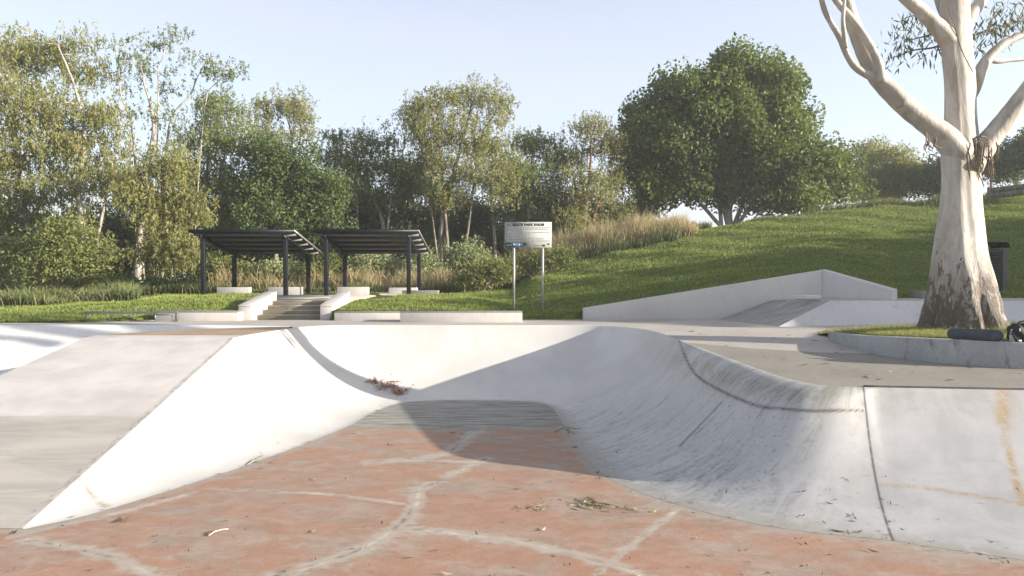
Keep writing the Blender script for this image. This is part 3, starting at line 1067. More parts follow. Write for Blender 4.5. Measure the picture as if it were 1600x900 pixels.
tree("gum_tree", "pale trunked gum between the second shelter and the tallest gum", "tree", GT, 57,
     [[(636, 430, 7), (634, 350, 6), (640, 300, 5), (650, 255, 3)], [(634, 350, 5), (620, 310, 4), (612, 275, 2)], [(655, 440, 6), (665, 350, 5), (676, 300, 3)]],
     [(645, 275, 38, 32), (620, 320, 30, 30), (670, 320, 30, 35)],
     80, 42, .95, .34, .28, .5, ML_gumg, MB_pale, .8, .4)
# darker, lower trees that fill the gaps
for i, (Y, trunk, blobs, n_, lab) in enumerate([
    (58, [[(545, 440, 8), (548, 330, 6), (545, 270, 3)]], [(545, 300, 50, 45), (510, 350, 45, 45), (575, 355, 40, 40)], 120, "dark evergreen tree behind the gap between the shelters"),
    (60, [[(725, 440, 7), (722, 350, 5), (725, 300, 3)]], [(740, 340, 50, 40), (690, 350, 40, 35), (770, 370, 40, 35)], 110, "dark low tree behind the tallest gum"),
    (60, [[(850, 430, 7), (852, 360, 5), (850, 320, 3)]], [(850, 350, 55, 40), (800, 375, 45, 35), (900, 350, 45, 35)], 110, "dark low tree behind the notice board"),
    (55, [[(380, 450, 7), (378, 370, 6), (375, 310, 3)]], [(375, 330, 48, 55), (330, 390, 45, 45), (410, 390, 40, 40)], 120, "dark low tree behind the first shelter roof edge"),
    (56, [[(620, 450, 7), (622, 380, 6), (625, 330, 3)]], [(620, 365, 50, 45), (660, 385, 45, 35), (570, 390, 45, 40)], 120, "dark low tree behind the second shelter roof"),
    (36.5, [[(95, 460, 9), (96, 420, 8), (100, 380, 5)]], [(100, 375, 26, 26), (70, 425, 36, 24), (132, 415, 32, 34), (40, 400, 22, 22)], 60, "dark green sapling in front of the far left gum"),
    (52, [[(180, 460, 7), (182, 390, 6), (185, 340, 3)]], [(180, 370, 45, 45), (160, 420, 40, 35), (215, 410, 40, 38)], 100, "dark low tree behind the crooked pale trunk"),
    (50, [[(10, 470, 7), (12, 420, 6), (15, 380, 3)]], [(10, 400, 55, 45), (-40, 380, 60, 60), (60, 430, 40, 30)], 100, "dark low tree behind the far left gum"),
    (62, [[(955, 390, 6), (957, 350, 5), (955, 320, 3)]], [(955, 345, 40, 28), (990, 340, 35, 28)], 60, "small olive tree between the airy gum and the fig"),
]):
    tree("understorey_tree", lab, "tree", "darker trees filling the creek line", Y, trunk, blobs, n_, 60, 1.05, .36 if Y > 40 else .27, .42, .3,
         ML_low if i in (5, 8) else ML_dark, MB_grey, .25, .3)

# the fig on the hill
tree("fig_tree", "large round dark green fig tree on top of the grassy hill", "tree", None, 54,
     [[(1140, 372, 14), (1139, 330, 13), (1142, 290, 12), (1150, 250, 8), (1150, 200, 5), (1140, 150, 3)], [(1141, 300, 9), (1115, 260, 8), (1090, 220, 6), (1070, 180, 3)],
      [(1141, 300, 9), (1180, 270, 8), (1220, 230, 6), (1250, 190, 3)], [(1140, 320, 8), (1190, 300, 7), (1250, 285, 5), (1300, 270, 3)], [(1138, 320, 8), (1080, 300, 6), (1020, 280, 3)], [(1128, 372, 9), (1125, 320, 7), (1105, 280, 5)]],
     [(1145, 125, 62, 34), (1098, 165, 70, 48), (1180, 146, 62, 48), (1050, 225, 62, 45), (1170, 228, 85, 58), (1240, 250, 62, 55), (1283, 272, 42, 46), (1035, 270, 50, 36), (1235, 296, 62, 28), (1055, 300, 55, 22), (1008, 205, 24, 36), (1215, 190, 42, 50), (1120, 285, 42, 30), (1195, 314, 42, 14), (1000, 262, 20, 26), (1300, 300, 30, 26)],
     560, 95, 1.30, .46, .5, .15, ML_fig, MB_fig, .5, .78, fl=.75, lw=.13, dens=.64)
# trees further along the ridge
for i, (Y, trunk, blobs, n_, lm, lab) in enumerate([
    (66, [[(1345, 335, 6), (1350, 300, 5), (1358, 260, 3), (1365, 230, 2)]], [(1355, 240, 26, 22), (1345, 280, 24, 24), (1370, 300, 26, 20)], 60, ML_gum, "thin olive gum just right of the fig"),
    (62, [[(1405, 330, 7), (1405, 290, 5), (1410, 255, 3)]], [(1400, 262, 44, 26), (1425, 285, 34, 24), (1385, 290, 36, 22)], 85, ML_gum, "rounded olive gum left of the big white trunk"),
    (60, [[(1465, 325, 6), (1466, 290, 5), (1468, 260, 3)]], [(1462, 278, 22, 28), (1490, 290, 30, 25)], 50, ML_dark, "dark bushy tree partly behind the big white trunk"),
    (57, [[(1590, 300, 7), (1588, 260, 5), (1590, 225, 3)]], [(1580, 250, 35, 28), (1620, 235, 40, 35), (1555, 262, 25, 18)], 80, ML_dark, "dark green tree at the right edge above the timber wall"),
]):
    tree("ridge_tree", lab, "tree", "trees along the ridge right of the fig", Y, trunk, blobs, n_, 60, 1.0, .36, .4, .4, lm, MB_grey, .3, .4)

# trees outside the frame on the right; the low sun throws their shade across the lawn
nv = np.array([math.sin(AZ), math.cos(AZ)])
tv = np.array([math.cos(AZ), -math.sin(AZ)])
for i, (cc, tt_, H, R_) in enumerate([(26.2, 37, 11.8, 3.2), (31.0, 38, 11.3, 3.8), (36.3, 38, 10.7, 3.4), (41.0, 37, 9.8, 3.0)]):
    P0 = cc * nv + tt_ * tv
    zb = float(terrain_raw(P0[0], P0[1]))
    zb = min(zb, 6)
    m_ = MB()
    m_.tube([(P0[0], P0[1], zb - .3), (P0[0] + .2, P0[1], zb + 3), (P0[0], P0[1] + .2, H - 3)], [.4, .32, .12], 8)
    zc = (H + zb + 1.5) / 2
    V, Q, T, CC = crown([((P0[0], P0[1], zc), (3.0, R_, (H - zb - 1.5) / 2))], 260, 60, 1.25, .62, .5, .3, .35)
    for c_ in CC[::4]:
        m_.tube(curve3((P0[0], P0[1], min(c_[2], H - 3)), c_, 5), np.linspace(.08, .02, 5), 5, cap=False)
    root = empty("roadside_tree", (P0[0], P0[1], zb))
    bpy.context.view_layer.update()
    under(m_.build("trunk", MB_grey, smooth=True), root)
    under(mesh_np("crown", V, [Q], ML_dark, attrs=dict(tint=T)), root)
    tag(root, "green tree standing beyond the right edge of the lawn", "tree", "trees to the right of the lawn")

# the wood behind everything, one dense mass
bl = []
for px_ in range(-260, 1010, 45):
    Yw = rng.uniform(70, 80)
    hh_ = rng.uniform(30, 62)
    bl.append((at(px_, 432 - hh_ * .75, Yw), (42 * Yw / F, 2.5, hh_ * Yw / F)))
V, Q, T, CC = crown(bl, 760, 42, 1.5, .75, .55, .2, .2)
ow = mesh_np("far_wood", V, [Q], ML_dark, attrs=dict(tint=T * .8))
tag(ow, "dark dense wood far behind the gum trees", None, None, "stuff")

# shrubs
SH = "leafy shrubs at the foot of the trees"


def shrub(name, label, Y, blobs, clumps, per, mat, size=.2, ratio=.4, group=SH, cs=.5):
    s_ = Y / F
    bl = []
    for (px, py, rx, ry) in blobs:
        c_ = at(px, py, Y)
        bl.append((c_, (rx * s_, rx * s_ * .8, ry * s_)))
    V, Q, T, CC = crown(bl, clumps, per, cs, size, ratio, .1, .4)
    base = at(blobs[0][0], blobs[0][1], Y)
    zb = float(terrain_raw(base[0], base[1]))
    V[:, 2] = np.maximum(V[:, 2], terrain_raw(V[:, 0], V[:, 1]) - .05)
    m_ = MB()
    for c_ in CC[::3]:
        m_.tube(curve3((base[0] + rng.normal() * .25, base[1] + rng.normal() * .2, zb - .1), c_, 5, .0), np.linspace(.035, .01, 5), 5, cap=False)
    root = empty(name, (base[0], base[1], zb))
    bpy.context.view_layer.update()
    under(m_.build("stems", MB_grey), root)
    under(mesh_np("foliage", V, [Q], mat, attrs=dict(tint=T)), root)
    return tag(root, label, "shrub", group)


shrub("shrub", "pale green shrub left of the notice board, tallest of the pale shrubs", 44, [(728, 398, 32, 24), (700, 412, 28, 20), (755, 412, 30, 18)], 80, 70, ML_pale)
shrub("shrub", "pale green shrub behind the right posts of the second shelter", 43, [(665, 415, 28, 20), (640, 425, 25, 18)], 55, 70, ML_pale)
shrub("shrub", "pale green shrub seen through the middle of the second shelter", 43.5, [(590, 412, 35, 16), (565, 420, 25, 16), (615, 422, 25, 16)], 70, 70, ML_pale)
shrub("shrub", "green shrub behind the gap between the two shelters", 42, [(505, 415, 25, 22), (490, 430, 25, 18)], 50, 70, ML_low)
shrub("shrub", "yellow green shrub seen through the right of the first shelter", 42, [(435, 425, 30, 20), (415, 432, 22, 16), (465, 430, 25, 18)], 60, 70, ML_pale)
shrub("shrub", "yellow green shrub seen through the left of the first shelter", 42, [(345, 420, 32, 22), (380, 428, 25, 18), (322, 432, 22, 15)], 65, 70, ML_low)
shrub("shrub", "dark clumpy shrub at the lawn edge left of the notice board", 38, [(755, 432, 25, 18), (735, 440, 22, 14), (778, 425, 20, 16)], 55, 70, ML_low, .24, .25)
shrub("shrub", "dark low shrub along the lawn edge left of the first shelter", 36, [(255, 447, 38, 11), (285, 447, 28, 10), (215, 448, 30, 12)], 70, 60, ML_dark)
shrub("shrub", "dark weedy shrub under the drooping gum", 36, [(170, 448, 32, 14), (140, 452, 28, 13)], 55, 60, ML_low)
shrub("shrub", "grey green low shrub at the far left lawn edge", 36, [(30, 462, 40, 14), (-10, 458, 40, 18), (70, 462, 30, 12)], 60, 60, ML_low)
shrub("shrub", "dark shrub on the slope right below the notice board", 40, [(845, 408, 25, 14), (815, 415, 22, 14), (880, 398, 25, 12)], 55, 60, ML_low, .24, .25)

# ------------------------------------------------------------------ grasses
def blades(P, h, wd, lean=.35, name="grass", mat=None, tint=None, seg=1, label=None):
    n = len(P)
    a = rng.uniform(0, 2 * PI, n)
    u = np.stack([np.cos(a), np.sin(a), np.zeros(n)], 1)
    l = rng.normal(size=(n, 2)) * lean
    h = np.broadcast_to(h, (n,)) * rng.uniform(.6, 1.3, n)
    tip = P + np.stack([l[:, 0] * h, l[:, 1] * h, h], 1)
    wd = np.broadcast_to(wd, (n,))[:, None]
    if seg == 1:
        V = np.stack([P - u * wd * .5, P + u * wd * .5, tip], 1).reshape(-1, 3)
        T = np.arange(3 * n).reshape(n, 3)
        hh = np.tile([0, 0, 1.0], n)
        k_ = 3
        fc_ = [T]
    else:
        mid = P + (tip - P) * np.array([.35, .35, .62])
        V = np.stack([P - u * wd * .5, P + u * wd * .5, mid + u * wd * .4, mid - u * wd * .4, tip], 1).reshape(-1, 3)
        b5 = np.arange(n) * 5
        fc_ = [np.stack([b5, b5 + 1, b5 + 2, b5 + 3], 1), np.stack([b5 + 3, b5 + 2, b5 + 4], 1)]
        hh = np.tile([0, 0, .6, .6, 1.0], n)
        k_ = 5
    tt_ = rng.random(n) if tint is None else tint
    o = mesh_np(name, V, fc_, mat, attrs=dict(tint=np.repeat(tt_, k_), h=hh))
    return tag(o, label, None, None, "stuff")


def grass_mat(name, root_, tip_, dry, dry_lo=.75, trans=.3):
    k = N(name, .7, .2)
    c = k.mix(k.attr("h"), root_, tip_)
    c = k.mix(k.step(k.M('ADD', k.attr("tint"), k.M('MULTIPLY', k.M('SUBTRACT', k.noise(k.pos(), .6, 4, .6), .5), .9)), dry_lo, dry_lo + .2), c, dry)
    k.color(c)
    tn = k.node("ShaderNodeBsdfTranslucent")
    k.put(tn.inputs["Color"], c)
    mx = k.node("ShaderNodeMixShader")
    mx.inputs[0].default_value = trans
    k.t.links.new(k.b.outputs[0], mx.inputs[1])
    k.t.links.new(tn.outputs[0], mx.inputs[2])
    k.t.links.new(mx.outputs[0], k.t.nodes["Material Output"].inputs["Surface"])
    return k.m


MG_lawn = grass_mat("lawn_blades", (.10, .15, .032), (.33, .40, .10), (.42, .39, .17), .78)
n = 330000
yy_ = 22.3 + (46.5 - 22.3) * rng.random(n) ** 1.35
aa = rng.uniform(-.80, .82, n)
xx_ = aa * yy_
keep = (yy_ > back_edge(xx_) + .03) & ~((xx_ > -11.6) & (xx_ < -5.2) & (yy_ > 28.2) & (yy_ < 38)) & ~((xx_ > -9.7) & (xx_ < -6.2) & (yy_ < 28.3))
clump = np.sin(xx_ * 2.1 + np.sin(yy_ * 1.3) * 2) * np.sin(yy_ * 2.7 + xx_ * .6)
keep &= rng.random(n) < .72 + .28 * clump
bare_ = np.exp(-(((xx_ - 3.5) / 1.6) ** 2 + ((yy_ - 26.2) / .9) ** 2))
keep &= rng.random(n) > bare_ * .85
P = np.stack([xx_, yy_, terrain_raw(xx_, yy_)], 1)[keep]
hgt = 1.15 * (.05 + .035 * (clump[keep] > .2) + .04 * rng.random(len(P)) ** 3) * (1 + .25 * np.clip((P[:, 1] - 30) / 16, 0, 1))
blades(P, hgt, .022 + .0009 * (P[:, 1] - 22), .55, "lawn_grass", MG_lawn, None, 1, "mown green grass covering the lawn and hill")

MG_dry = grass_mat("tall_dry_grass", (.15, .16, .06), (.46, .39, .21), (.50, .39, .24), .66)
pts = []
for (pa, pb, ya, yb, n_) in [(690, 1090, 43.2, 48.5, 20000), (800, 1060, 45, 50, 9000), (520, 700, 39.8, 42.5, 4500), (300, 520, 40, 42.5, 2600)]:
    yv = rng.uniform(ya, yb, n_)
    xv = (rng.uniform(pa, pb, n_) - 800) / F * yv
    pts.append(np.stack([xv, yv, terrain_raw(xv, yv) - .03], 1))
P = np.concatenate(pts)
cl = .5 + .5 * np.sin(P[:, 0] * 1.7 + P[:, 1] * .9) * np.sin(P[:, 0] * .6 - P[:, 1] * 1.4)
hgt = np.where(P[:, 0] > -4.5, .95 + .6 * cl, .55 + .9 * cl ** 1.5) * (1 + .5 * rng.random(len(P)) ** 4)
hgt *= np.interp(P[:, 0] / P[:, 1] * F + 800, [300, 690, 780, 1000, 1060, 1095], [1, .9, 1, 1.0, .7, .3])
blades(P, hgt, .035, .28, "dry_grass", MG_dry, None, 2, "tall dry golden grass along the top of the slope")
MG_reed = grass_mat("long_green_grass", (.06, .085, .032), (.19, .225, .085), (.38, .33, .17), .78)
pts = []
for (pa, pb, ya, yb, n_) in [(-90, 215, 29.5, 34.5, 12000), (195, 330, 34.5, 37, 3500), (1160, 1480, 46.3, 48.5, 7000), (1430, 1640, 45, 47.5, 5000), (800, 1060, 42.4, 44.4, 7000), (1045, 1110, 46, 48.5, 3000), (520, 700, 38.9, 40.6, 4500), (330, 520, 39, 40.5, 3500), (690, 800, 39, 43, 5000)]:
    yv = rng.uniform(ya, yb, n_)
    xv = (rng.uniform(pa, pb, n_) - 800) / F * yv
    hv_ = np.full(n_, .60 if pa < 300 else .45)
    if pa in (800,): hv_[:] = .75
    if pa == 690: hv_[:] = .65
    if pa in (1160,): hv_ = np.interp((xv / yv) * F + 800, [1160, 1250, 1300, 1390, 1480], [.25, .35, .5, .55, .35])
    pts.append(np.stack([xv, yv, terrain_raw(xv, yv) - .03, hv_], 1))
P = np.concatenate(pts)
mod_ = .5 + .5 * np.sin(P[:, 0] * 1.1 + np.sin(P[:, 1] * 1.7) * 1.5) * np.sin(P[:, 1] * .9 + P[:, 0] * .35)
P[:, 3] *= .35 + .9 * mod_ + .25 * rng.random(len(P)) ** 3
P = P[rng.random(len(P)) < .35 + .65 * mod_]
blades(P[:, :3], P[:, 3], .04, .38, "long_grass", MG_reed, None, 2, "long unmown green grass at the edge of the lawn")

# ------------------------------------------------------------------ tree island with its curved ledge
TP = np.array([10.25, 15.55])
frontpx = [(1294, 531.5), (1330, 543.5), (1375, 555), (1450, 565), (1525, 571.5), (1600, 577)]
fb = [on_deck(*q_) for q_ in frontpx]
fb = np.array([(q_[0], q_[1]) for q_ in fb] + [(11.4, 11.6), (15, 11.3), (19, 11.6)])
ftop = np.array([.17, .235, .305, .335, .345, .35, .35, .35, .35])
FB = catmull(np.concatenate([fb, ftop[:, None]], 1), [6] * (len(fb) - 1))
tang = np.gradient(FB[:, :2], axis=0)
tang /= np.linalg.norm(tang, axis=1)[:, None]
nin = np.stack([-tang[:, 1], tang[:, 0]], 1)
if (nin[len(nin) // 2] @ (TP - FB[len(FB) // 2, :2])) < 0:
    nin = -nin
th_ = .34
IN = FB[:, :2] + nin * th_
IN[0] = FB[0, :2] + np.array([.26, .22])
b = MB()
nF = len(FB)
V = []
for i in range(nF):
    zb = min(0, zd(FB[i, 1])) - .08
    V += [(FB[i, 0], FB[i, 1], zb), (FB[i, 0], FB[i, 1], FB[i, 2] - .012), (FB[i, 0] + nin[i, 0] * .012, FB[i, 1] + nin[i, 1] * .012, FB[i, 2]),
          (IN[i, 0], IN[i, 1], FB[i, 2]), (IN[i, 0], IN[i, 1], zb)]
fs = []
for i in range(nF - 1):
    for j in range(4):
        fs.append((i * 5 + j, (i + 1) * 5 + j, (i + 1) * 5 + j + 1, i * 5 + j + 1))
fs += [(0, 1, 2, 3, 4), tuple((nF - 1) * 5 + j for j in (4, 3, 2, 1, 0))]
b.add(V, fs)
M_ledge = concrete("scuffed_ledge_concrete", (.36, .365, .36), (.27, .275, .27), (.08, .08, .075), .80, 1.6)
tag(b.build("curved_ledge", M_ledge), "long curved concrete ledge in front of the white gum tree", "ledge")
# soil and grass inside
ring = [tuple(IN[i]) + (FB[i, 2] - .03,) for i in range(nF)] + [(24, 13, .3), (25, 17, .4), (22, 20.8, .2), (17, 21.0, .12), (13.6, 20.9, .06), (11.3, 20.2, .03), (9.6, 19.5, .01), (8.5, 18.7, .008), (8.0, 17.9, .006)]
ring = np.array(ring)
RN, nr = len(ring), 14
tt_ = np.linspace(0, 1, nr)
ctr = np.array([TP[0], TP[1], .42])
IV = [ctr + (ring - ctr) * t for t in tt_]
for i_, t in enumerate(tt_):
    a_ = np.arange(RN)
    IV[i_][:, 2] = ring[:, 2] + (.30 - ring[:, 2]) * (1 - t ** 1.6) + .02 * np.sin(a_ * 1.7 + i_) * (1 - t)
IVf = np.concatenate(IV)
ii, jj = np.meshgrid(np.arange(nr - 1), np.arange(RN), indexing='ij')
A0 = ii * RN + jj; A1 = ii * RN + (jj + 1) % RN
isl = mesh_np("island_ground", IVf, [np.stack([A0.ravel(), A1.ravel(), (A1 + RN).ravel(), (A0 + RN).ravel()], 1)], M_lawn, smooth=True)
tag(isl, "patch of soil and grass round the white gum tree", None, None, "structure")


def island_pts(n):
    j = rng.integers(0, RN, n); f_ = rng.random(n); t = np.sqrt(rng.random(n)) * (nr - 1)
    i0 = np.minimum(t.astype(int), nr - 2); ft = t - i0
    G = IVf.reshape(nr, RN, 3)
    lo = G[i0, j] * (1 - f_)[:, None] + G[i0, (j + 1) % RN] * f_[:, None]
    hi = G[i0 + 1, j] * (1 - f_)[:, None] + G[i0 + 1, (j + 1) % RN] * f_[:, None]
    return lo * (1 - ft)[:, None] + hi * ft[:, None]


P = island_pts(60000)
P = P[(P[:, 0] < 18)]
MG_isl = grass_mat("island_blades", (.12, .135, .04), (.34, .37, .10), (.48, .40, .22), .70)
d_t = np.hypot(P[:, 0] - TP[0], P[:, 1] - TP[1])
hgt = .05 + .07 * rng.random(len(P)) ** 2 + .2 * np.exp(-((d_t - 1.2) / .35) ** 2) * (P[:, 0] > TP[0]) * rng.random(len(P))
blades(P, hgt, .016, .6, "island_grass", MG_isl, None, 1, "patchy short grass round the foot of the white gum")

# ------------------------------------------------------------------ the white gum
TY_ = TP[1]
k = N("smooth_white_gum_bark", .55, .35)
p = k.pos()
z_ = k.sep(p)[2]
v1 = k.noise(k.scale(p, (1, 1, .22)), 2.6, 7, .65, .6)
v2 = k.noise(k.scale(p, (1, 1, .30)), 7.5, 8, .75, .5)
v3 = k.noise(k.scale(p, (1, 1, .55)), 5.0, 6, .7, .3)
c = k.mix(k.step(v1, .36, .64), (.33, .295, .25), (.52, .485, .435))
c = k.mix(k.step(v3, .52, .66, 0, .7), c, (.42, .32, .225))
c = k.mix(k.step(k.noise(k.scale(p, (1, 1, .3)), 1.7, 5, .6, .8), .52, .66, 0, .6), c, (.36, .345, .32))
c = k.mix(k.step(k.noise(k.scale(p, (1, 1, .12)), 9, 5, .7), .58, .70, 0, .45), c, (.30, .27, .235))
low = k.step(z_, .25, 2.6, 1, 0)
rg = k.step(k.M('ADD', v2, k.M('MULTIPLY', low, .20)), .60, .66)
c = k.mix(k.M('MULTIPLY', rg, k.step(z_, 2.3, 3.3, 1, .12)), c, k.mix(k.noise(p, 13, 6, .8), (.02, .017, .015), (.26, .205, .155)))
c = k.mix(k.M('MULTIPLY', k.step(k.noise(k.scale(p, (1, 1, .5)), 10, 8, .8, .5), .48, .58), k.step(z_, .4, 2.6, .80, 0)), c, k.mix(k.noise(p, 6, 5, .7), (.06, .05, .04), (.27, .22, .17)))
k.color(c)
k.bump(k.M('ADD', k.M('MULTIPLY', v2, k.step(z_, .3, 2.8, 3.0, .25)), k.M('MULTIPLY', v1, .6)), .9, .06)
M_white_bark = k.m
PXM = TY_ / F


def px_path(L, dy=None):
    n_ = len(L)
    pts = np.array([at(x, y, TY_ + (0 if dy is None else dy[0] + (dy[1] - dy[0]) * i / (n_ - 1))) for i, (x, y, w_) in enumerate(L)])
    R = np.array([w_ * PXM / 2 for *_, w_ in L])
    tt = np.linspace(0, n_ - 1, (n_ - 1) * 5 + 1)
    PP = catmull(np.concatenate([pts, R[:, None]], 1), [5] * (n_ - 1))
    return PP[:, :3], PP[:, 3]


m_ = MB()
PP, RR = px_path([(1504, 526, 140), (1504, 512, 121), (1504, 490, 107), (1504, 465, 98), (1503, 440, 91), (1500, 400, 78), (1500, 360, 69), (1501, 320, 61), (1502, 280, 57), (1503, 245, 60), (1502, 215, 52),
                  (1501, 180, 47), (1500, 133, 46), (1496, 90, 46), (1494, 60, 46), (1493, 20, 44), (1492, -40, 40), (1488, -110, 34), (1492, -190, 22), (1490, -260, 12)])
ph = np.array([.3, 1.9, 3.1, 4.4, 5.6])


def flute(i, a):
    zrel = PP[i, 2] - .1
    am = .17 * math.exp(-max(zrel, 0) / .75) + .035
    ro_ = .05 * math.exp(-max(zrel, 0) / 1.1)
    rid = sum(np.sin(a * f_ + zrel * g_ + h_) for f_, g_, h_ in ((17, 3.1, .4), (23, -4.3, 1.9), (29, 6.2, 2.7), (11, 8.0, .2))) * .35
    return 1 + ro_ * rid + am * (np.cos(5 * a + .8) * .55 + np.cos(8 * a + 2.1 + zrel * .6) * .45 + .35 * np.cos(13 * a + zrel)) + .015 * np.sin(3 * a + zrel * 2)


_t = np.linspace(0, len(PP) - 1, len(PP) * 3)
_i = np.arange(len(PP))
PP = np.stack([np.interp(_t, _i, PP[:, j]) for j in range(3)], 1)
RR = np.interp(_t, _i, RR)
m_.tube(PP, RR, 96, flute=flute, oval=np.interp(PP[:, 2], [.5, 2.0, 3.5], [.95, .8, .64]))  # trunk shaped flatter in depth so its shadow in the bowl falls narrower
limbs_ = [
    # left limb and its forks
    ([(1502, 246, 44), (1478, 216, 44), (1450, 193, 40), (1420, 170, 38), (1390, 142, 36), (1368, 116, 34), (1352, 85, 31), (1340, 55, 29), (1327, 20, 27), (1315, -20, 25), (1290, -90, 20), (1260, -170, 12)], (0, -.9)),
    ([(1412, 162, 24), (1392, 138, 22), (1372, 124, 16), (1350, 114, 14), (1334, 102, 13), (1322, 82, 12), (1313, 60, 12), (1298, 35, 10), (1288, 15, 10), (1282, -8, 9), (1270, -60, 7)], (-.75, -1.1)),
    ([(1378, 128, 15), (1372, 98, 14), (1360, 72, 14), (1345, 48, 13), (1325, 22, 13), (1312, 8, 12), (1300, -12, 11), (1285, -60, 8)], (-.9, -1.1)),
    ([(1322, 76, 6), (1319, 55, 8), (1317, 30, 7), (1319, 5, 6), (1320, -30, 5)], (-1.1, -1.2)),
    # right limbs
    ([(1510, 262, 46), (1540, 226, 40), (1560, 200, 36), (1582, 172, 34), (1606, 140, 32), (1640, 95, 28), (1680, 40, 20), (1720, -60, 10)], (.0, -.5)),
    ([(1508, 160, 26), (1524, 133, 22), (1533, 108, 22), (1547, 88, 21), (1564, 72, 18), (1585, 60, 16), (1606, 52, 15), (1650, 40, 12), (1720, 10, 6)], (.1, .5)),
    ([(1546, 92, 11), (1560, 95, 11), (1580, 93, 10), (1605, 91, 9), (1660, 80, 6)], (.2, .9)),
    # upper limbs
    ([(1495, 82, 34), (1474, 52, 32), (1455, 32, 28), (1436, 14, 26), (1415, -4, 24), (1370, -50, 18), (1320, -120, 8)], (.05, -.4)),
    ([(1500, 60, 26), (1513, 32, 24), (1524, 14, 24), (1536, -4, 22), (1565, -50, 17), (1600, -120, 8)], (0, .5)),
    ([(1494, 48, 20), (1478, 20, 22), (1468, -6, 22), (1455, -60, 17), (1445, -140, 9)], (.25, .9)),
]
limb_ends = []
for L, dy in limbs_:
    A, B = px_path(L, dy)
    B = B * np.interp(np.arange(len(B)), [0, 8, 20], [.95, .80, .76])
    B = B * (1 + .018 * np.sin(np.arange(len(B)) * 1.9))
    m_.tube(A, B, 14)
    limb_ends.append(A)
root = empty("white_gum_tree", (TP[0], TP[1], .3))
bpy.context.view_layer.update()
under(m_.build("trunk", M_white_bark, smooth=True), root)
# leaf sprays in view and the crown above the frame
sp_pts, tws = [], MB()
for path, n_ in [([(1478, 68, 4), (1455, 75, 3), (1430, 78, 2.5), (1400, 88, 1.5), (1385, 92, 1)], 110), ([(1468, 50, 3), (1440, 58, 2.5), (1415, 62, 1.5), (1398, 50, 1)], 120), ([(1455, 40, 2.5), (1430, 25, 2), (1410, 30, 1)], 110),
                 ([(1518, 55, 4), (1545, 48, 4), (1575, 38, 4), (1612, 28, 4)], 150), ([(1545, 48, 2.5), (1555, 20, 2), (1570, 5, 1.5)], 100), ([(1575, 38, 2), (1560, 62, 1.2), (1535, 75, 1)], 90), ([(1590, 34, 2.5), (1600, 12, 2), (1610, -5, 1.5)], 90)]:
    A, B = px_path(path, (.3, 1.6))
    tws.tube(A, np.maximum(B, .008), 5)
    j = rng.integers(1, len(A), n_)
    sp_pts.append(A[j] + rng.normal(size=(n_, 3)) * np.array([.17, .2, .14]) + np.array([0, 0, -.10]))
C = np.concatenate(sp_pts)
V1, Q1, T1 = leaves(C, .20, .17, .95, rng.random(len(C)))
tops = [A[-1] for A in limb_ends if A[-1][2] > 8] + [PP[-1]]
bl = [(t_ + np.array([0, 0, .8]), (1.5, 1.4, .9)) for t_ in tops]
V2, Q2, T2, CC = crown(bl, 50, 34, .6, .3, .2, .9, .4)
sel = V2.reshape(-1, 4, 3)
okk = (sel[:, :, 2].min(1) > CH + (432 + 25) / F * (TY_ + 2))
V2 = sel[okk].reshape(-1, 3)
T2 = T2.reshape(-1, 4)[okk].ravel()
Q2 = np.arange(len(V2)).reshape(-1, 4)
under(mesh_np("crown", np.concatenate([V1, V2]), [np.concatenate([Q1, Q2 + len(V1)])], leaf_mat("hanging_gum_leaves", (.035, .055, .03), (.13, .16, .075), (.2, .16, .07)), attrs=dict(tint=np.concatenate([T1, T2]))), root)
under(tws.build("twigs", MB_grey), root)
# loose strips of shed bark hanging in the forks
lroot = root
lbm = bark_mat("shed_bark", (.10, .075, .055), (.30, .235, .175))
for (x, y, len_, n_, sprd) in [(1535, 224, 62, 26, 22), (1548, 250, 45, 7, 8), (1449, 214, 26, 5, 5), (1461, 222, 20, 4, 5)]:
    lb = MB()
    for _ in range(n_):
        x0 = x + rng.normal() * sprd * .45
        y0 = y + rng.normal() * 5 - 3
        l_ = len_ * rng.uniform(.3, 1.1)
        dy_ = -.50 - .25 * rng.random()
        pth = [at(x0 + rng.normal() * 2 + (rng.normal() * 3) * t, y0 + l_ * t, TY_ + dy_ + .05 * t) for t in np.linspace(0, 1, 4)]
        lb.tube(pth, np.array([.012, .02, .016, .006]) * rng.uniform(.6, 1.2), 4)
    under(lb.build("loose_bark", lbm), lroot)
lb = MB()
for _ in range(14):   # the nest of bark in the right fork
    a_ = rng.uniform(0, 2 * PI)
    pth = [at(1533 + 16 * math.cos(a_ + t) * rng.uniform(.5, 1), 222 + 9 * math.sin(a_ + t), TY_ - .50 - .12 * rng.random()) for t in np.linspace(0, 1.6, 4)]
    lb.tube(pth, .014, 4)
under(lb.build("bark_nest", lbm), root)
for pth in [[(1482, 15, ), (1492, 40), (1500, 72), (1508, 90), (1520, 112)], [(1484, 40), (1497, 60), (1503, 80)]]:
    lb = MB()
    lb.tube([at(x, y, TY_ - .40) for x, y in pth], .012, 4)
    under(lb.build("loose_bark", lbm), root)
tag(root, "big gum tree with smooth white trunk standing on the grass island", "tree")

# ------------------------------------------------------------------ wedge with hip ramp at the right
A_ = np.array([2.53, 24.1]); C_ = np.array([11.18, 24.6]); E_ = np.array([12.75, 22.9])
M_wedge = concrete("smooth_pale_wedge", (.56, .55, .54), (.49, .48, .47), (.28, .275, .265), .22)
b = MB()
t_w = .30


def offset(a, c, d):
    v = (c - a) / np.linalg.norm(c - a)
    return np.array([-v[1], v[0]]) * d


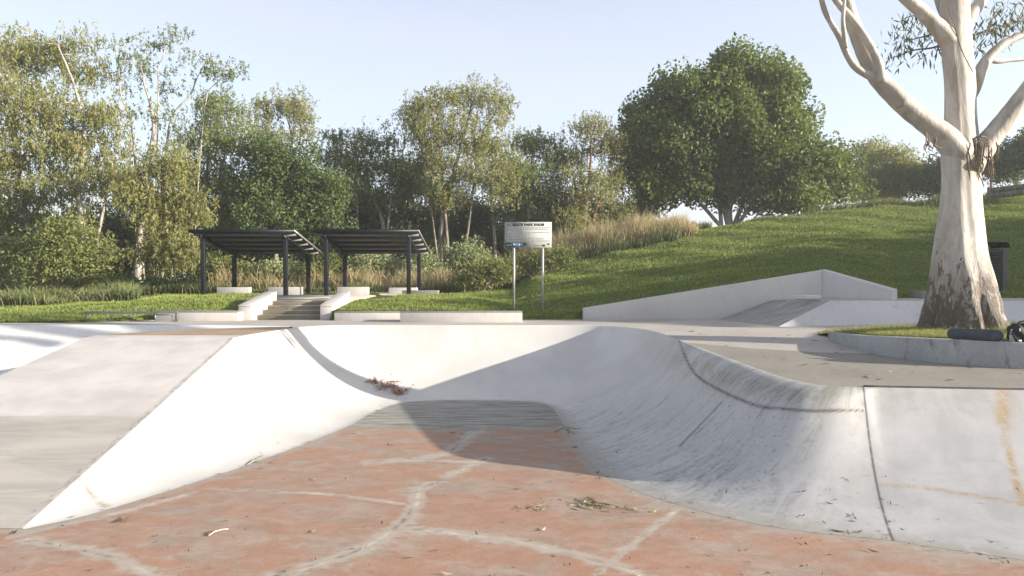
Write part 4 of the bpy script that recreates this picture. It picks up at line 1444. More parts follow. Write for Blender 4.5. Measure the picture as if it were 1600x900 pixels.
oA = offset(A_, C_, t_w); oE = offset(C_, E_, .5)
Cb = np.array([11.5, 25.05])
b.hexa([(A_[0], A_[1], -.1), (C_[0], C_[1], -.1), (Cb[0], Cb[1], -.1), (A_[0] + oA[0], A_[1] + oA[1], -.1)],
       [(A_[0], A_[1], .41), (C_[0], C_[1], 1.76), (Cb[0], Cb[1], 1.80), (A_[0] + oA[0], A_[1] + oA[1], .41)])
wr_ = empty("wedge_wall", (A_[0], A_[1], 0))
bpy.context.view_layer.update()
under(b.build("long_arm", M_wedge, bevel=.012), wr_)
b = MB()
b.hexa([(C_[0] + .002, C_[1] - .003, -.1), (E_[0], E_[1], -.1), (E_[0] + oE[0], E_[1] + oE[1], -.1), (Cb[0] + .003, Cb[1] - .003, -.1)],
       [(C_[0] + .002, C_[1] - .003, 1.755), (E_[0], E_[1], 1.08), (E_[0] + oE[0], E_[1] + oE[1], 1.10), (Cb[0] + .003, Cb[1] - .003, 1.795)])
under(b.build("short_arm", M_wedge, bevel=.012), wr_)
tag(wr_, "pale concrete wedge wall that rises to a corner on the hillside", "wall")
k = N("worn_grey_ramp", .8, .3)
p = k.pos()
c = k.mix(k.step(k.noise(k.scale(p, (.5, 2.6, 1)), 2.6, 8, .75, .6), .40, .72), (.26, .25, .22), (.44, .44, .43))
k.color(c)
k.bump(k.noise(p, 20, 5, .7), .3, .01)
P0 = (7.35, 24.42, -.01); P1 = (8.1, 20.8, -.01); P2 = (10.7, 21.4, -.01); P3 = (13, 21.6, -.01); P4 = (19, 21.8, -.01)
Q0 = (9.35, 24.49, .69); Q1 = (10.34, 22.2, .74); Q2 = (19, 22.25, .74); Q3 = (19, 23.6, .78); Q4 = (11.2, 24.58, .76)
b = MB(); b.add([P0, P1, Q1, Q0], [(0, 1, 2, 3)])
hr = empty("hip_bank", (8.1, 20.8, 0))
bpy.context.view_layer.update()
under(b.build("grey_ramp", k.m), hr)
b = MB(); b.add([P1, P2, P3, P4, Q2, Q1], [(0, 1, 2, 3, 4, 5)])
under(b.build("bank_face", M_bank), hr)
b = MB(); b.add([Q0, Q1, Q2, Q3, Q4], [(0, 1, 2, 3, 4)])
b.add([P4, Q2, Q3, (19, 23.6, -.2)], [(0, 1, 2, 3)])
under(b.build("landing", M_deck), hr)
tag(hr, "low white and grey skate bank with grey ramp below the wedge corner", "skate ramp")
# little block lying on the landing
b = MB()
pa, pb = at(1238, 468, 22.9), at(1283, 468.5, 22.7)
b.tube([(pa[0], 22.85, .82), (pa[0] + .35, 22.84, .825), (pb[0] - .25, 22.78, .825), (pb[0], 22.75, .82)], [.085, .09, .092, .085], 6)
tag(b.build("concrete_stub", plain("pale_block", (.52, .53, .50), .7), bevel=.01), "small pale block lying at the top of the grey ramp", "block")

# ------------------------------------------------------------------ ledges, stairs, terrace
M_lwhite = concrete("pale_ledge_concrete", (.52, .50, .475), (.43, .41, .39), (.22, .205, .185), .35, 1.5)
M_cap = plain("grey_ledge_cap", (.22, .205, .19), .7)
M_steel = plain("worn_steel_edge", (.16, .145, .13), .45, .7)


def ledge(name, label, x0, x1, y0, y1, h, cap, group):
    r = empty(name, ((x0 + x1) / 2, y0, 0))
    bpy.context.view_layer.update()
    b = MB(); b.box(x0, x1, y0, y1, -.06, h - cap)
    under(b.build("block", M_lwhite, bevel=.012), r)
    b = MB(); b.box(x0 - .004, x1 + .004, y0 - .006, y1 + .004, h - cap + .002, h)
    under(b.build("cap", M_cap, bevel=.008), r)
    return tag(r, label, "ledge", group)


LG = "low concrete grind ledges along the back of the deck"
ledge("grind_ledge", "longest pale grind ledge in front of the notice board", (625 - 800) / F * 22.7, (816 - 800) / F * 22.7, 22.7, 23.25, .365, .035, LG)
ledge("grind_ledge", "low wall ledge between the stairs and the longest ledge", (522 - 800) / F * 23.6, (627 - 800) / F * 23.6, 23.6, 24.2, .31, .035, LG)
ledge("grind_ledge", "low wall ledge between the steel rail and the stairs", (241 - 800) / F * 23.5, (371 - 800) / F * 23.5, 23.5, 24.1, .335, .045, LG)

XL, XR = -9.17, -6.75
st = MB()
zt_ = .6
for i in range(4):
    y0 = 24.55 + i * .52
    st.box(XL - .05, XR + .05, y0, 26.75, -.05 if i == 0 else .15 * i + .001, .15 * (i + 1))
M_step = concrete("stained_step_concrete", (.30, .27, .21), (.19, .165, .125), (.07, .06, .045), .65, 2.2)
sr = empty("stairs", ((XL + XR) / 2, 24.55, 0))
bpy.context.view_layer.update()
under(st.build("steps", M_step, bevel=.008), sr)
st = MB()
for i in range(4):
    y0 = 24.55 + i * .52
    st.box(XL - .04, XR + .04, y0 - .006, y0 + .06, .15 * (i + 1) - .035, .15 * (i + 1) + .004)
under(st.build("nosing", concrete("pale_nosing", (.50, .46, .38), (.40, .36, .29), sc=3)), sr)
tag(sr, "short flight of stained concrete steps between two sloping ledges", "stairs")
for (x0, x1, lab) in [(XL - .45, XL, "sloping white hubba ledge on the left side of the steps"), (XR, XR + .44, "sloping white hubba ledge on the right side of the steps")]:
    r = empty("hubba_ledge", (x0, 24, 0))
    bpy.context.view_layer.update()
    b = MB()
    b.add([(x0, 24.0, -.05), (x1, 24.0, -.05), (x1, 26.6, -.05), (x0, 26.6, -.05), (x0, 24.0, .46), (x1, 24.0, .46), (x1, 26.6, .88), (x0, 26.6, .88)],
          [(0, 3, 2, 1), (4, 5, 6, 7), (0, 1, 5, 4), (1, 2, 6, 5), (2, 3, 7, 6), (3, 0, 4, 7)])
    under(b.build("block", M_lwhite, bevel=.012), r)
    b = MB()
    b.add([(x0 - .006, 23.99, .463), (x1 + .006, 23.99, .463), (x1 + .006, 26.61, .883), (x0 - .006, 26.61, .883), (x0 - .006, 23.99, .52), (x1 + .006, 23.99, .52), (x1 + .006, 26.61, .945), (x0 - .006, 26.61, .945)],
          [(0, 3, 2, 1), (4, 5, 6, 7), (0, 1, 5, 4), (1, 2, 6, 5), (2, 3, 7, 6), (3, 0, 4, 7)])
    under(b.build("cap", concrete("hubba_top", (.52, .49, .47), (.43, .40, .385), (.2, .19, .18), .3, 2), bevel=.008), r)
    tag(r, lab, "ledge", "sloping ledges beside the steps")
b = MB(); b.box(-11.6, -6.35, 28.3, 31.4, .0, .612); b.box(-12.2, -5.2, 31.402, 38.2, .0, .612)
b.box(XL - .3, XR + .45, 26.62, 28.298, .0, .606)
tag(b.build("terrace_slab", M_deck), "concrete terrace under the two shelters", None, None, "structure")

# rail
M_rail = plain("galvanised_rail", (.20, .21, .205), .45, .7)
yr = 23.15
def rx(px): return (px - 800) / F * yr
def rz(py): return CH - (py - 432) * yr / F
r = empty("grind_rail", (rx(134), yr, 0))
bpy.context.view_layer.update()
b = MB(); b.box(rx(133.5), rx(277.5), yr - .04, yr + .04, rz(487.5) - .05, rz(487.5) + .025)
under(b.build("top_bar", M_rail, bevel=.006), r)
for x in (135.5, 275.5):
    b = MB(); b.box(rx(x) - .045, rx(x) + .045, yr - .037, yr + .037, -.02, rz(487.5) - .048)
    under(b.build("post", M_rail, bevel=.006), r)
for pth, rad in [([(137, 502), (170.5, 502), (171, 496), (176.5, 494.5), (177, 489)], .016), ([(190.5, 489), (192, 494.5), (208.5, 495), (209, 499.5)], .018), ([(202.5, 505), (203, 501.5), (242, 501), (242, 490)], .03), ([(243, 492), (268, 492), (269.5, 503), (275, 503.5)], .02)]:
    b = MB()
    pp = [(rx(x), yr, max(rz(y), .005)) for x, y in pth]
    for a_, c_ in zip(pp[:-1], pp[1:]):
        b.tube([a_, c_], rad, 6)
    under(b.build("bent_bar", M_rail), r)
tag(r, "low dark steel grind rail with bent bars underneath", "rail")

# ------------------------------------------------------------------ shelters
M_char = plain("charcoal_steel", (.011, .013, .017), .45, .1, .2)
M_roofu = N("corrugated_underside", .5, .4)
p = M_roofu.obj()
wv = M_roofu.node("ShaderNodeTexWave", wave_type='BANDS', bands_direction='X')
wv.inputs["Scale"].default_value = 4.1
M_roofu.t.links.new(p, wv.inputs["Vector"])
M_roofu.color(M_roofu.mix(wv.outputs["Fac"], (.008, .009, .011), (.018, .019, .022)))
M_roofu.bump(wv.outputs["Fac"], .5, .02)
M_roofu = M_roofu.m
M_purl = plain("grey_purlin", (.15, .15, .145), .6, .0)


def shelter(x0, label):
    """x0: left posts; 3.95 m between posts"""
    z0 = .585
    r = empty("picnic_shelter", (x0, 32.7, z0))
    bpy.context.view_layer.update()
    x1 = x0 + 3.95
    yn, yf, zn_, zf_ = 32.4, 37.0, 3.70, 2.82
    sl_ = (zf_ - zn_) / (yf - yn)
    zz = lambda y: zn_ + (y - yn) * sl_
    xa, xb = x0 - .5, x1 + .5
    b = MB()
    b.hexa([(xa, yn, zz(yn)), (xb, yn, zz(yn)), (xb, yf, zz(yf)), (xa, yf, zz(yf))], [(xa, yn, zz(yn) + .045), (xb, yn, zz(yn) + .045), (xb, yf, zz(yf) + .045), (xa, yf, zz(yf) + .045)])
    ro = under(b.build("roof", M_roofu), r)
    b = MB()
    b.box(xa - .02, xb + .02, yn - .05, yn - .004, zz(yn) - .10, zz(yn) + .07)
    under(b.build("fascia", M_char), ro)
    b = MB()
    b.box(xa - .02, xb + .02, yf + .004, yf + .05, zz(yf) - .06, zz(yf) + .07)
    under(b.build("fascia", M_char), ro)
    for xs in (xa, xb):
        b = MB()
        xx = (xs - .035, xs - .003) if xs == xa else (xs + .003, xs + .035)
        b.hexa([(xx[0], yn, zz(yn) - .03), (xx[1], yn, zz(yn) - .03), (xx[1], yf, zz(yf) - .03), (xx[0], yf, zz(yf) - .03)],
               [(xx[0], yn, zz(yn) + .065), (xx[1], yn, zz(yn) + .065), (xx[1], yf, zz(yf) + .065), (xx[0], yf, zz(yf) + .065)])
        under(b.build("edge_trim", plain("pale_edge_trim", (.22, .22, .21), .4, .4)), ro)
    for i, y in enumerate(np.linspace(yn + .45, yf - .35, 5)):
        b = MB(); b.box(xa + .03, xb - .03, y - .05, y + .05, zz(y) - .15, zz(y) - .012)
        under(b.build("purlin", M_purl), ro)
    for x in (x0, x1):
        b = MB()
        ya, yb = 32.45, 36.9
        b.hexa([(x - .045, ya, zz(ya) - .30), (x + .045, ya, zz(ya) - .30), (x + .045, yb, zz(yb) - .30), (x - .045, yb, zz(yb) - .30)],
               [(x - .045, ya, zz(ya) - .14), (x + .045, ya, zz(ya) - .14), (x + .045, yb, zz(yb) - .14), (x - .045, yb, zz(yb) - .14)])
        under(b.build("rafter", M_char), r)
        for y in (32.75, 36.4):
            b = MB(); b.box(x - .095, x + .095, y - .095, y + .095, z0 - .02, zz(y) - .302)
            under(b.build("post", M_char, bevel=.01), r)
    return tag(r, label, "shelter", "open picnic shelters on the terrace")


shelter(-14.8, "open black steel shelter on the left with sloping roof")
shelter(-8.9, "open black steel shelter on the right, nearer the notice board")
SG = "concrete seat blocks under the shelters"
for (xa, xb, yb_, yt, Yb, lab) in [(338, 389, 460.5, 449, 34.6, "concrete seat block left of the steps' left ledge, partly behind it"), (418, 469, 461, 448.5, 34.2, "concrete seat block behind the right front post of the left shelter"),
                                 (526, 574, 460.5, 448.5, 34.4, "concrete seat block under the left half of the right shelter"), (607, 651, 460, 449.5, 35.2, "concrete seat block under the right posts of the right shelter")]:
    x0 = (xa - 800) / F * Yb; x1 = (xb - 800) / F * Yb
    b = MB(); b.box(x0, x1, Yb, Yb + .5, .56, CH - (yt - 432) * Yb / F)
    tag(b.build("seat_block", M_lwhite, bevel=.03), lab, "seat", SG)
b = MB(); b.box((628 - 800) / F * 33.5, (684 - 800) / F * 33.5, 33.5, 34.3, .3, CH - (454 - 432) * 33.5 / F)
tag(b.build("concrete_slab", concrete("dark_slab", (.22, .22, .21), (.16, .16, .15)), bevel=.02), "dark flat slab at the lawn edge beside the right shelter", "slab")

# ------------------------------------------------------------------ notice board
ys = 25.5
def bx(px): return (px - 800) / F * ys
def bz(py): return CH - (py - 432) * ys / F
r = empty("notice_board", (bx(825), ys, bz(488)))
bpy.context.view_layer.update()
M_board = plain("sign_face", (.34, .355, .345), .9, 0, .03)
M_board.node_tree.nodes['Principled BSDF'].inputs['Specular IOR Level'].default_value = .1
M_ink = plain("sign_ink", (.012, .014, .018), .8)
M_blue = plain("sign_blue", (.018, .065, .115), .5)
M_galv = plain("galvanised_post", (.36, .36, .34), .5, .2)
b = MB(); b.box(bx(788.5), bx(862), ys - .012, ys + .012, bz(386.8), bz(347))
board = under(b.build("board", M_board), r)
for x in (803, 848):
    b = MB(); b.tube([(bx(x), ys + .05, bz(492) - .35), (bx(x), ys + .05, bz(352))], .045, 12)
    under(b.build("post", M_galv, smooth=True), r)
    b = MB(); b.box(bx(x) - .08, bx(x) + .08, ys + .0125, ys + .09, bz(381), bz(378))
    under(b.build("bracket", M_galv), r)
    b = MB(); b.box(bx(x) - .08, bx(x) + .08, ys + .0125, ys + .09, bz(356), bz(353))
    under(b.build("bracket", M_galv), r)


def text_mesh(name, s_, size, x, y, z, mat, parent, align='CENTER', bold=.0):
    cu = bpy.data.curves.new(name, 'FONT')
    cu.body = s_
    cu.size = size
    cu.align_x = align
    cu.align_y = 'CENTER'
    cu.extrude = .001
    cu.offset = bold
    cu.space_character = 1.18
    o = bpy.data.objects.new(name, cu)
    COL.objects.link(o)
    bpy.context.view_layer.update()
    me = bpy.data.meshes.new_from_object(o.evaluated_get(bpy.context.evaluated_depsgraph_get()))
    bpy.data.objects.remove(o)
    n_ = bpy.data.objects.new(name, me)
    COL.objects.link(n_)
    me.materials.clear()
    me.materials.append(mat)
    n_.rotation_euler = (PI / 2, 0, 0)
    n_.location = (x, y, z)
    bpy.context.view_layer.update()
    n_.parent = parent
    n_.matrix_parent_inverse = parent.matrix_world.inverted()
    return n_


bpy.context.view_layer.update()
text_mesh("heading", "SKATE PARK RULES", .118, bx(825.5), ys - .015, bz(351.4), M_ink, board, 'CENTER', .007)
b = MB()
for (py, xa, xb) in [(356.0, 792, 859), (358.3, 793.5, 857), (361.8, 792, 812), (363.6, 792, 859), (366.2, 792, 830), (368.5, 792, 823), (370.9, 792, 830), (373.2, 792, 850), (376.6, 790, 859.5)]:
    x = xa
    while x < xb:
        l_ = min(rng.uniform(1.2, 4.2), xb - x)
        b.box(bx(x), bx(x + l_), ys - .0145, ys - .0125, bz(py) - .011, bz(py) + .011)
        x += l_ + .55
under(b.build("lettering", plain("faded_ink", (.20, .21, .22), .6)), board)
b = MB()
b.box(bx(789), bx(812), ys - .0145, ys - .0125, bz(386.4), bz(379.4))
b.hexa([(bx(812.02), ys - .0145, bz(386.4)), (bx(814.5), ys - .0145, bz(385)), (bx(816), ys - .0145, bz(382)), (bx(814.5), ys - .0145, bz(379.8)), (bx(812.02), ys - .0145, bz(379.4))],
       [(bx(812.02), ys - .0125, bz(386.4)), (bx(814.5), ys - .0125, bz(385)), (bx(816), ys - .0125, bz(382)), (bx(814.5), ys - .0125, bz(379.8)), (bx(812.02), ys - .0125, bz(379.4))])
under(b.build("blue_panel", M_blue), board)
b = MB()
b.tube([(bx(802.7), ys - .0175, bz(382)), (bx(802.7), ys - .0150, bz(382))], .042, 16)
b.box(bx(809), bx(812.6), ys - .0170, ys - .0150, bz(384.2), bz(381.2))
for xx in (791, 793.2, 795.6, 797.8):
    b.box(bx(xx), bx(xx + 1.5), ys - .0165, ys - .0150, bz(383.6), bz(382.9))
under(b.build("white_marks", M_board), board)
b = MB()   # round swirl mark, grey marks and small dark plates along the lower edge
arc = [(bx(817.5 + 2.4 * (1 - math.cos(a_))), ys - .0140, bz(383.5 - 3.2 * math.sin(a_))) for a_ in np.linspace(.2, PI - .2, 8)]
b.tube(arc, .022, 5)
b.tube([(bx(820), ys - .0140, bz(383.2)), (bx(822.6), ys - .0140, bz(382.2))], .020, 5)
b.tube([(bx(816.6), ys - .0140, bz(385.2)), (bx(819), ys - .0140, bz(384.4))], .014, 5)
b.box(bx(846.5), bx(852), ys - .0145, ys - .0125, bz(385), bz(382.6))
b.box(bx(855), bx(858.8), ys - .0145, ys - .0125, bz(382.4), bz(380.4))
for xx in (833.5, 836.6, 839.8, 842.4):
    b.box(bx(xx), bx(xx + 1.3), ys - .0145, ys - .0125, bz(384.4), bz(383.3))
b.box(bx(793.6), bx(795.6), ys - .0145, ys - .0125, bz(351.9), bz(350.4))
under(b.build("dark_marks", M_ink), board)
tag(r, "white skate park rules notice board on two steel posts", "sign")

# ------------------------------------------------------------------ bin enclosure
yb_ = 25.0
def nx_(px): return (px - 800) / F * yb_
def nz_(py): return CH - (py - 432) * yb_ / F
r = empty("bin_enclosure", (nx_(1548), yb_, nz_(467)))
bpy.context.view_layer.update()
x0, x1 = nx_(1512), nx_(1574)
b = MB(); b.box(x0 - .06, x1 + .04, yb_ - .06, yb_ + 1.0, nz_(470) - .3, nz_(456))
under(b.build("plinth", concrete("dark_plinth", (.26, .25, .22), (.19, .18, .16))), r)
M_bin = plain("dark_green_panel", (.022, .030, .028), .5, 0, .3)
b = MB(); b.box(x0 + .03, nx_(1566), yb_, yb_ + .9, nz_(456) + .002, nz_(389))
under(b.build("body", M_bin, bevel=.02), r)
b = MB()
for z in np.linspace(nz_(452), nz_(396), 16):
    b.box(x0 + .1, nx_(1562), yb_ - .018, yb_ - .002, z, z + .05)
under(b.build("slatted_door", plain("black_slats", (.014, .016, .016), .5)), r)
b = MB(); b.box(nx_(1566) + .003, x1, yb_ - .02, yb_ + .92, nz_(456) + .002, nz_(389))
under(b.build("side_frame", plain("weathered_frame", (.10, .105, .09), .6), bevel=.015), r)
b = MB()
arc = [(x0 - .05, 0, nz_(387)), (x0 + .1, 0, nz_(380)), (x0 + .35, 0, nz_(378))] + [(x1 - .12 + .15 * math.sin(a_), 0, nz_(378) - .16 * (1 - math.cos(a_))) for a_ in np.linspace(0, PI / 2, 6)]
Vt = [(x_, yb_ - .07, z_) for x_, _, z_ in arc] + [(x_, yb_ + .95, z_) for x_, _, z_ in arc] + [(x_, yb_ - .07, z_ - .05) for x_, _, z_ in arc] + [(x_, yb_ + .95, z_ - .05) for x_, _, z_ in arc]
n_ = len(arc)
fs = []
for i in range(n_ - 1):
    fs += [(i, i + 1, n_ + i + 1, n_ + i), (2 * n_ + i, 3 * n_ + i, 3 * n_ + i + 1, 2 * n_ + i + 1), (i, 2 * n_ + i, 2 * n_ + i + 1, i + 1), (n_ + i, n_ + i + 1, 3 * n_ + i + 1, 3 * n_ + i)]
fs += [(0, n_, 3 * n_, 2 * n_), (n_ - 1, 3 * n_ - 1, 4 * n_ - 1, 2 * n_ - 1)]
b.add(Vt, fs)
under(b.build("curved_hood", plain("black_hood", (.02, .024, .024), .35)), r)
tag(r, "dark bin enclosure with curved hood behind the white gum", "bin")
b = MB(); b.box((1441 - 800) / F * 23.6, (1468 - 800) / F * 23.6, 23.6, 24.4, .5, CH - (455 - 432) * 23.6 / F)
tag(b.build("concrete_pad", concrete("dark_pad", (.23, .225, .20), (.17, .165, .15)), bevel=.02), "low dark concrete block left of the white gum trunk", "block")

# timber retaining wall on the hill
r = empty("timber_wall", tuple(at(1570, 300, 44)))
bpy.context.view_layer.update()
a_, c_ = at(1548, 300, 44.5), at(1680, 284, 41)
M_tim = bark_mat("grey_timber", (.12, .11, .09), (.23, .215, .175), 2)
for i in range(2):
    b = MB()
    zo = -.45 + .37 * i
    b.hexa([(a_[0], a_[1], a_[2] + zo), (c_[0], c_[1], c_[2] + zo), (c_[0], c_[1] + .12, c_[2] + zo), (a_[0], a_[1] + .12, a_[2] + zo)],
           [(a_[0], a_[1], a_[2] + zo + .35), (c_[0], c_[1], c_[2] + zo + .35), (c_[0], c_[1] + .12, c_[2] + zo + .35), (a_[0], a_[1] + .12, a_[2] + zo + .35)])
    under(b.build("sleeper", M_tim), r)
b = MB(); b.box(a_[0] - .14, a_[0] + .04, a_[1] - .06, a_[1] + .14, a_[2] - 1.2, a_[2] + .33)
under(b.build("post", M_tim), r)
tag(r, "low grey timber retaining wall on the slope at the right edge", "wall")

# ------------------------------------------------------------------ skateboard, bottle, bag
def ledge_top(px):
    i = int(np.argmin(np.abs(proj(np.concatenate([FB[:, :2], FB[:, 2:3]], 1))[0] - px)))
    return FB[i]


L0 = ledge_top(1523)
d0 = ledge_top(1555)[:2] - ledge_top(1490)[:2]
ang = math.atan2(d0[1], d0[0])
sc_ = L0[1] / F
bl_, bwid = 75 * sc_, 18 * sc_
r = empty("skateboard", (L0[0] + .04, L0[1] + .10, L0[2] + .002))
out = []
hw = bwid / 2
for a in np.linspace(-PI / 2, PI / 2, 13):
    out.append((bl_ / 2 - hw + hw * math.cos(a) * 1.05, hw * math.sin(a)))
for a in np.linspace(PI / 2, 3 * PI / 2, 13):
    out.append((-bl_ / 2 + hw + hw * math.cos(a) * 1.05, hw * math.sin(a)))
kick = lambda x: .014 * max(0, (abs(x) - bl_ / 2 + .17) / .17) ** 1.5
def outline(yoff):
    return [(x, yoff - kick(x), z + hw) for x, z in out]
def fan_plate(y0, y1):
    b = MB()
    # strips across the width so that the kicked tips bend
    xs = -bl_ / 2 * np.cos(np.linspace(0, PI, 33))
    V, fs = [], []
    for x in xs:
        e = abs(x) - (bl_ / 2 - hw)
        hz = hw if e <= 0 else hw * math.sqrt(max(1 - (e / hw) ** 2, .0004))
        for y in (y0, y1):
            V += [(x, y - kick(x), hw - hz), (x, y - kick(x), hw + hz)]
    for i in range(32):
        o_ = i * 4
        fs += [(o_, o_ + 4, o_ + 5, o_ + 1), (o_ + 2, o_ + 3, o_ + 7, o_ + 6), (o_, o_ + 2, o_ + 6, o_ + 4), (o_ + 1, o_ + 5, o_ + 7, o_ + 3)]
    fs += [(0, 1, 3, 2), (128, 130, 131, 129)]
    b.add(V, fs)
    return b
pr = []
o = fan_plate(-.006, .006).build("deck", plain("maple_ply", (.35, .22, .12), .5)); o.parent = r
o = fan_plate(-.0085, -.0062).build("grip_tape", plain("blue_black_grip", (.065, .074, .09), .95, 0, .25)); o.parent = r
for x in (-bl_ / 2 + .2, bl_ / 2 - .2):
    b = MB(); b.box(x - .03, x + .03, .006, .05, hw - .03, hw + .03); b.tube([(x, .055, hw - .085), (x, .055, hw + .085)], .012, 8)
    tk = b.build("truck", plain("cast_metal", (.35, .35, .35), .4, .8)); tk.parent = r
    for z in (hw - .075, hw + .075):
        b = MB(); b.tube([(x, .055, z - .017), (x, .055, z - .012), (x, .055, z + .012), (x, .055, z + .017)], [.022, .027, .027, .022], 16)
        wl = b.build("wheel", plain("urethane", (.7, .68, .6), .5)); wl.parent = tk
r.rotation_euler = (math.radians(-5), 0, ang)
tag(r, "dark skateboard propped on its edge on the curved ledge", "skateboard")

L1 = ledge_top(1580)
r = empty("water_bottle", (L1[0] + .06, L1[1] + .12, L1[2] + .001))
b = MB(); b.tube([(0, 0, 0), (0, 0, .01), (0, 0, .12), (0, 0, .17), (0, 0, .20)], [.04, .045, .045, .03, .018], 16)
kb = N("clear_plastic", .12, .5); kb.color((.80, .84, .86)); kb.b.inputs["Transmission Weight"].default_value = .6
o = b.build("body", kb.m, smooth=True); o.parent = r
b = MB(); b.tube([(0, 0, .201), (0, 0, .23)], [.021, .019], 12)
o = b.build("cap", plain("white_cap", (.78, .78, .76), .4), smooth=True); o.parent = r
tag(r, "clear plastic bottle with white cap beside the black bag", "bottle")
L2 = ledge_top(1598)
r = empty("backpack", (L2[0] + .10, L2[1] + .22, L2[2] + .001))
bm = bmesh.new()
bmesh.ops.create_cube(bm, size=1)
bmesh.ops.subdivide_edges(bm, edges=bm.edges[:], cuts=6, use_grid_fill=True)
for v in bm.verts:
    x, y, z = v.co
    sq = (abs(2 * x) ** 4 + abs(2 * y) ** 4 + abs(2 * z) ** 4) ** .25
    f_ = 1 / max(sq, .6)
    v.co = (x * f_ * .42 * (1 - .25 * max(0, z)), y * f_ * .26 * (1 - .3 * max(0, z)), (z * f_ + .5) * .33)
    v.co.x += .02 * math.sin(9 * z + 4 * y) ; v.co.y += .018 * math.sin(11 * x + 7 * z); v.co.z += .012 * math.sin(13 * x)
    v.co.z = max(v.co.z, 0)
me = bpy.data.meshes.new("bag"); bm.to_mesh(me); bm.free()
o = bpy.data.objects.new("bag", me); COL.objects.link(o); me.materials.append(plain("black_nylon", (.015, .016, .02), .7, 0, .3)); o.parent = r
for f_ in me.polygons: f_.use_smooth = True
b = MB()
b.tube([(-.12, -.05, .30), (-.10, -.09, .36), (-.02, -.10, .385), (.05, -.08, .35), (.07, -.04, .31)], .014, 6)
b.tube([(-.19, -.06, .22), (-.22, -.12, .12), (-.17, -.16, .03)], .016, 6)
o = b.build("strap", plain("black_webbing", (.03, .03, .035), .8)); o.parent = r
b = MB(); b.tube([(-.13, -.146, .25), (-.13, -.150, .20)], .011, 6); b.box(-.17, -.10, -.152, -.140, .02, .045); b.tube([(-.05, -.09, .392), (.04, -.07, .372)], .010, 6)
o = b.build("white_tag", plain("white_tag", (.75, .75, .73), .6)); o.parent = r
tag(r, "black backpack with white tags on the curved ledge at the right edge", "bag")

# ------------------------------------------------------------------ leaf litter and twigs
def surf_floor(px, py):
    pt = on(px, py, -1.45)
    for _ in range(20):
        pt = on(px, py, float(zf(pt[1])))
    return pt


def litter(P, Nn, size, name, mat, label):
    n = len(P)
    a = rng.uniform(0, 2 * PI, n)
    d = np.stack([np.cos(a), np.sin(a), np.zeros(n)], 1)
    d -= Nn * np.sum(d * Nn, 1)[:, None]
    d /= np.linalg.norm(d, axis=1)[:, None]
    s_ = np.cross(Nn, d)
    L = size * rng.lognormal(0, .45, n)[:, None]
    W = L * rng.uniform(.10, .2, n)[:, None]
    up = Nn * .006
    lift = Nn * (L * rng.uniform(.02, .22, n)[:, None])
    V = np.stack([P - d * L * .5 + up + lift * .6, P + s_ * W * .5 + up, P + d * L * .5 + up + lift, P - s_ * W * .5 + up + lift * .4], 1).reshape(-1, 3)
    o = mesh_np(name, V, [np.arange(4 * n).reshape(n, 4)], mat, attrs=dict(tint=np.repeat(rng.random(n), 4)))
    return tag(o, label, None, None, "stuff")


k = N("dead_leaves", .8, .2)
c = k.mix(k.step(k.attr("tint"), .1, .7), (.045, .032, .026), (.17, .11, .07))
c = k.mix(k.step(k.attr("tint"), .80, .86), c, (.46, .38, .30))
k.color(c)
M_dead = k.m
P = []
fpx = np.stack([rng.uniform(-20, 1620, 1500), 660 + 245 * rng.random(1500) ** 1.2], 1)
for x, y in fpx:
    pt = surf_floor(x, y)
    P.append(pt)
P = np.array(P)
fo = np.array(foot)
def inside_floor(p):
    # left boundary / right boundary at this depth
    lx = np.interp(p[:, 1], [0, 8.0, 8.7, 11.3, 14.6, 16.6, 18.6], [-20, -5.75, -5.26, -4.35, -3.6, -3.4, -2.7])
    rx_ = np.interp(p[:, 1], [0, 4.9, 6.75, 7.65, 8.1, 9.05, 10.3, 12.3, 16.3, 18.6], [30, 11.5, 6.3, 4.3, 3.1, 2.15, 1.5, 1.25, 1.1, .2])
    return (p[:, 0] > lx) & (p[:, 0] < rx_) & (p[:, 1] < 18.5)
P = P[inside_floor(P)]
e = np.array([np.min(np.hypot(p_[0] - fo[::6, 0], p_[1] - fo[::6, 1])) for p_ in P])
P = P[(rng.random(len(P)) <   .28 + .70 * np.exp(-(e / .35) ** 2))]
# on the lower walls
ns_, nu_ = 420, 1
si = rng.integers(2, NS - 2, ns_); ui = (rng.random(ns_) ** 1.5 * NU * .42).astype(int)
ui = np.where(rowf[si] < 7, (ui * .35).astype(int), ui)
PW = GW[si, ui]
du = GW[si, np.minimum(ui + 1, NU - 1)] - GW[si, ui]
dv = GW[np.minimum(si + 1, NS - 1), ui] - GW[si - 1, ui]
nW = np.cross(dv, du); nW /= np.linalg.norm(nW, axis=1)[:, None] + 1e-9
nW *= np.where(nW[:, 2] < 0, -1, 1)[:, None]
kp = (rowf[si] > 13.5) | (rng.random(ns_) < .25)
PW, nW = PW[kp], nW[kp]
nF_ = np.tile([0, 0, 1.0], (len(P), 1))
litter(np.concatenate([P, PW]), np.concatenate([nF_, nW]), .066, "leaf_litter", M_dead, "scattered dead gum leaves on the floor and walls of the bowl")
# deck litter
P = []
for _ in range(150):
    x, y = rng.uniform(1060, 1600), rng.uniform(515, 600)
    p_ = on_deck(x, y)
    P.append(p_)
P = np.array(P)
okd = (P[:, 0] > np.interp(P[:, 1], [11, 12, 14, 17], [5.6, 5.1, 4.7, 4.3])) & (P[:, 1] > 10.9)
dl = np.array([np.min(np.hypot(p_[0] - FB[:, 0], p_[1] - FB[:, 1])) for p_ in P])
okd &= ~((P[:, 0] > np.interp(P[:, 1], FB[::-1, 1], FB[::-1, 0])) & (P[:, 1] > 12.5))
P = P[okd]
litter(P, np.tile([0, 0, 1.0], (len(P), 1)), .11, "deck_litter", M_dead, "few dead leaves on the tan deck beside the ledge")
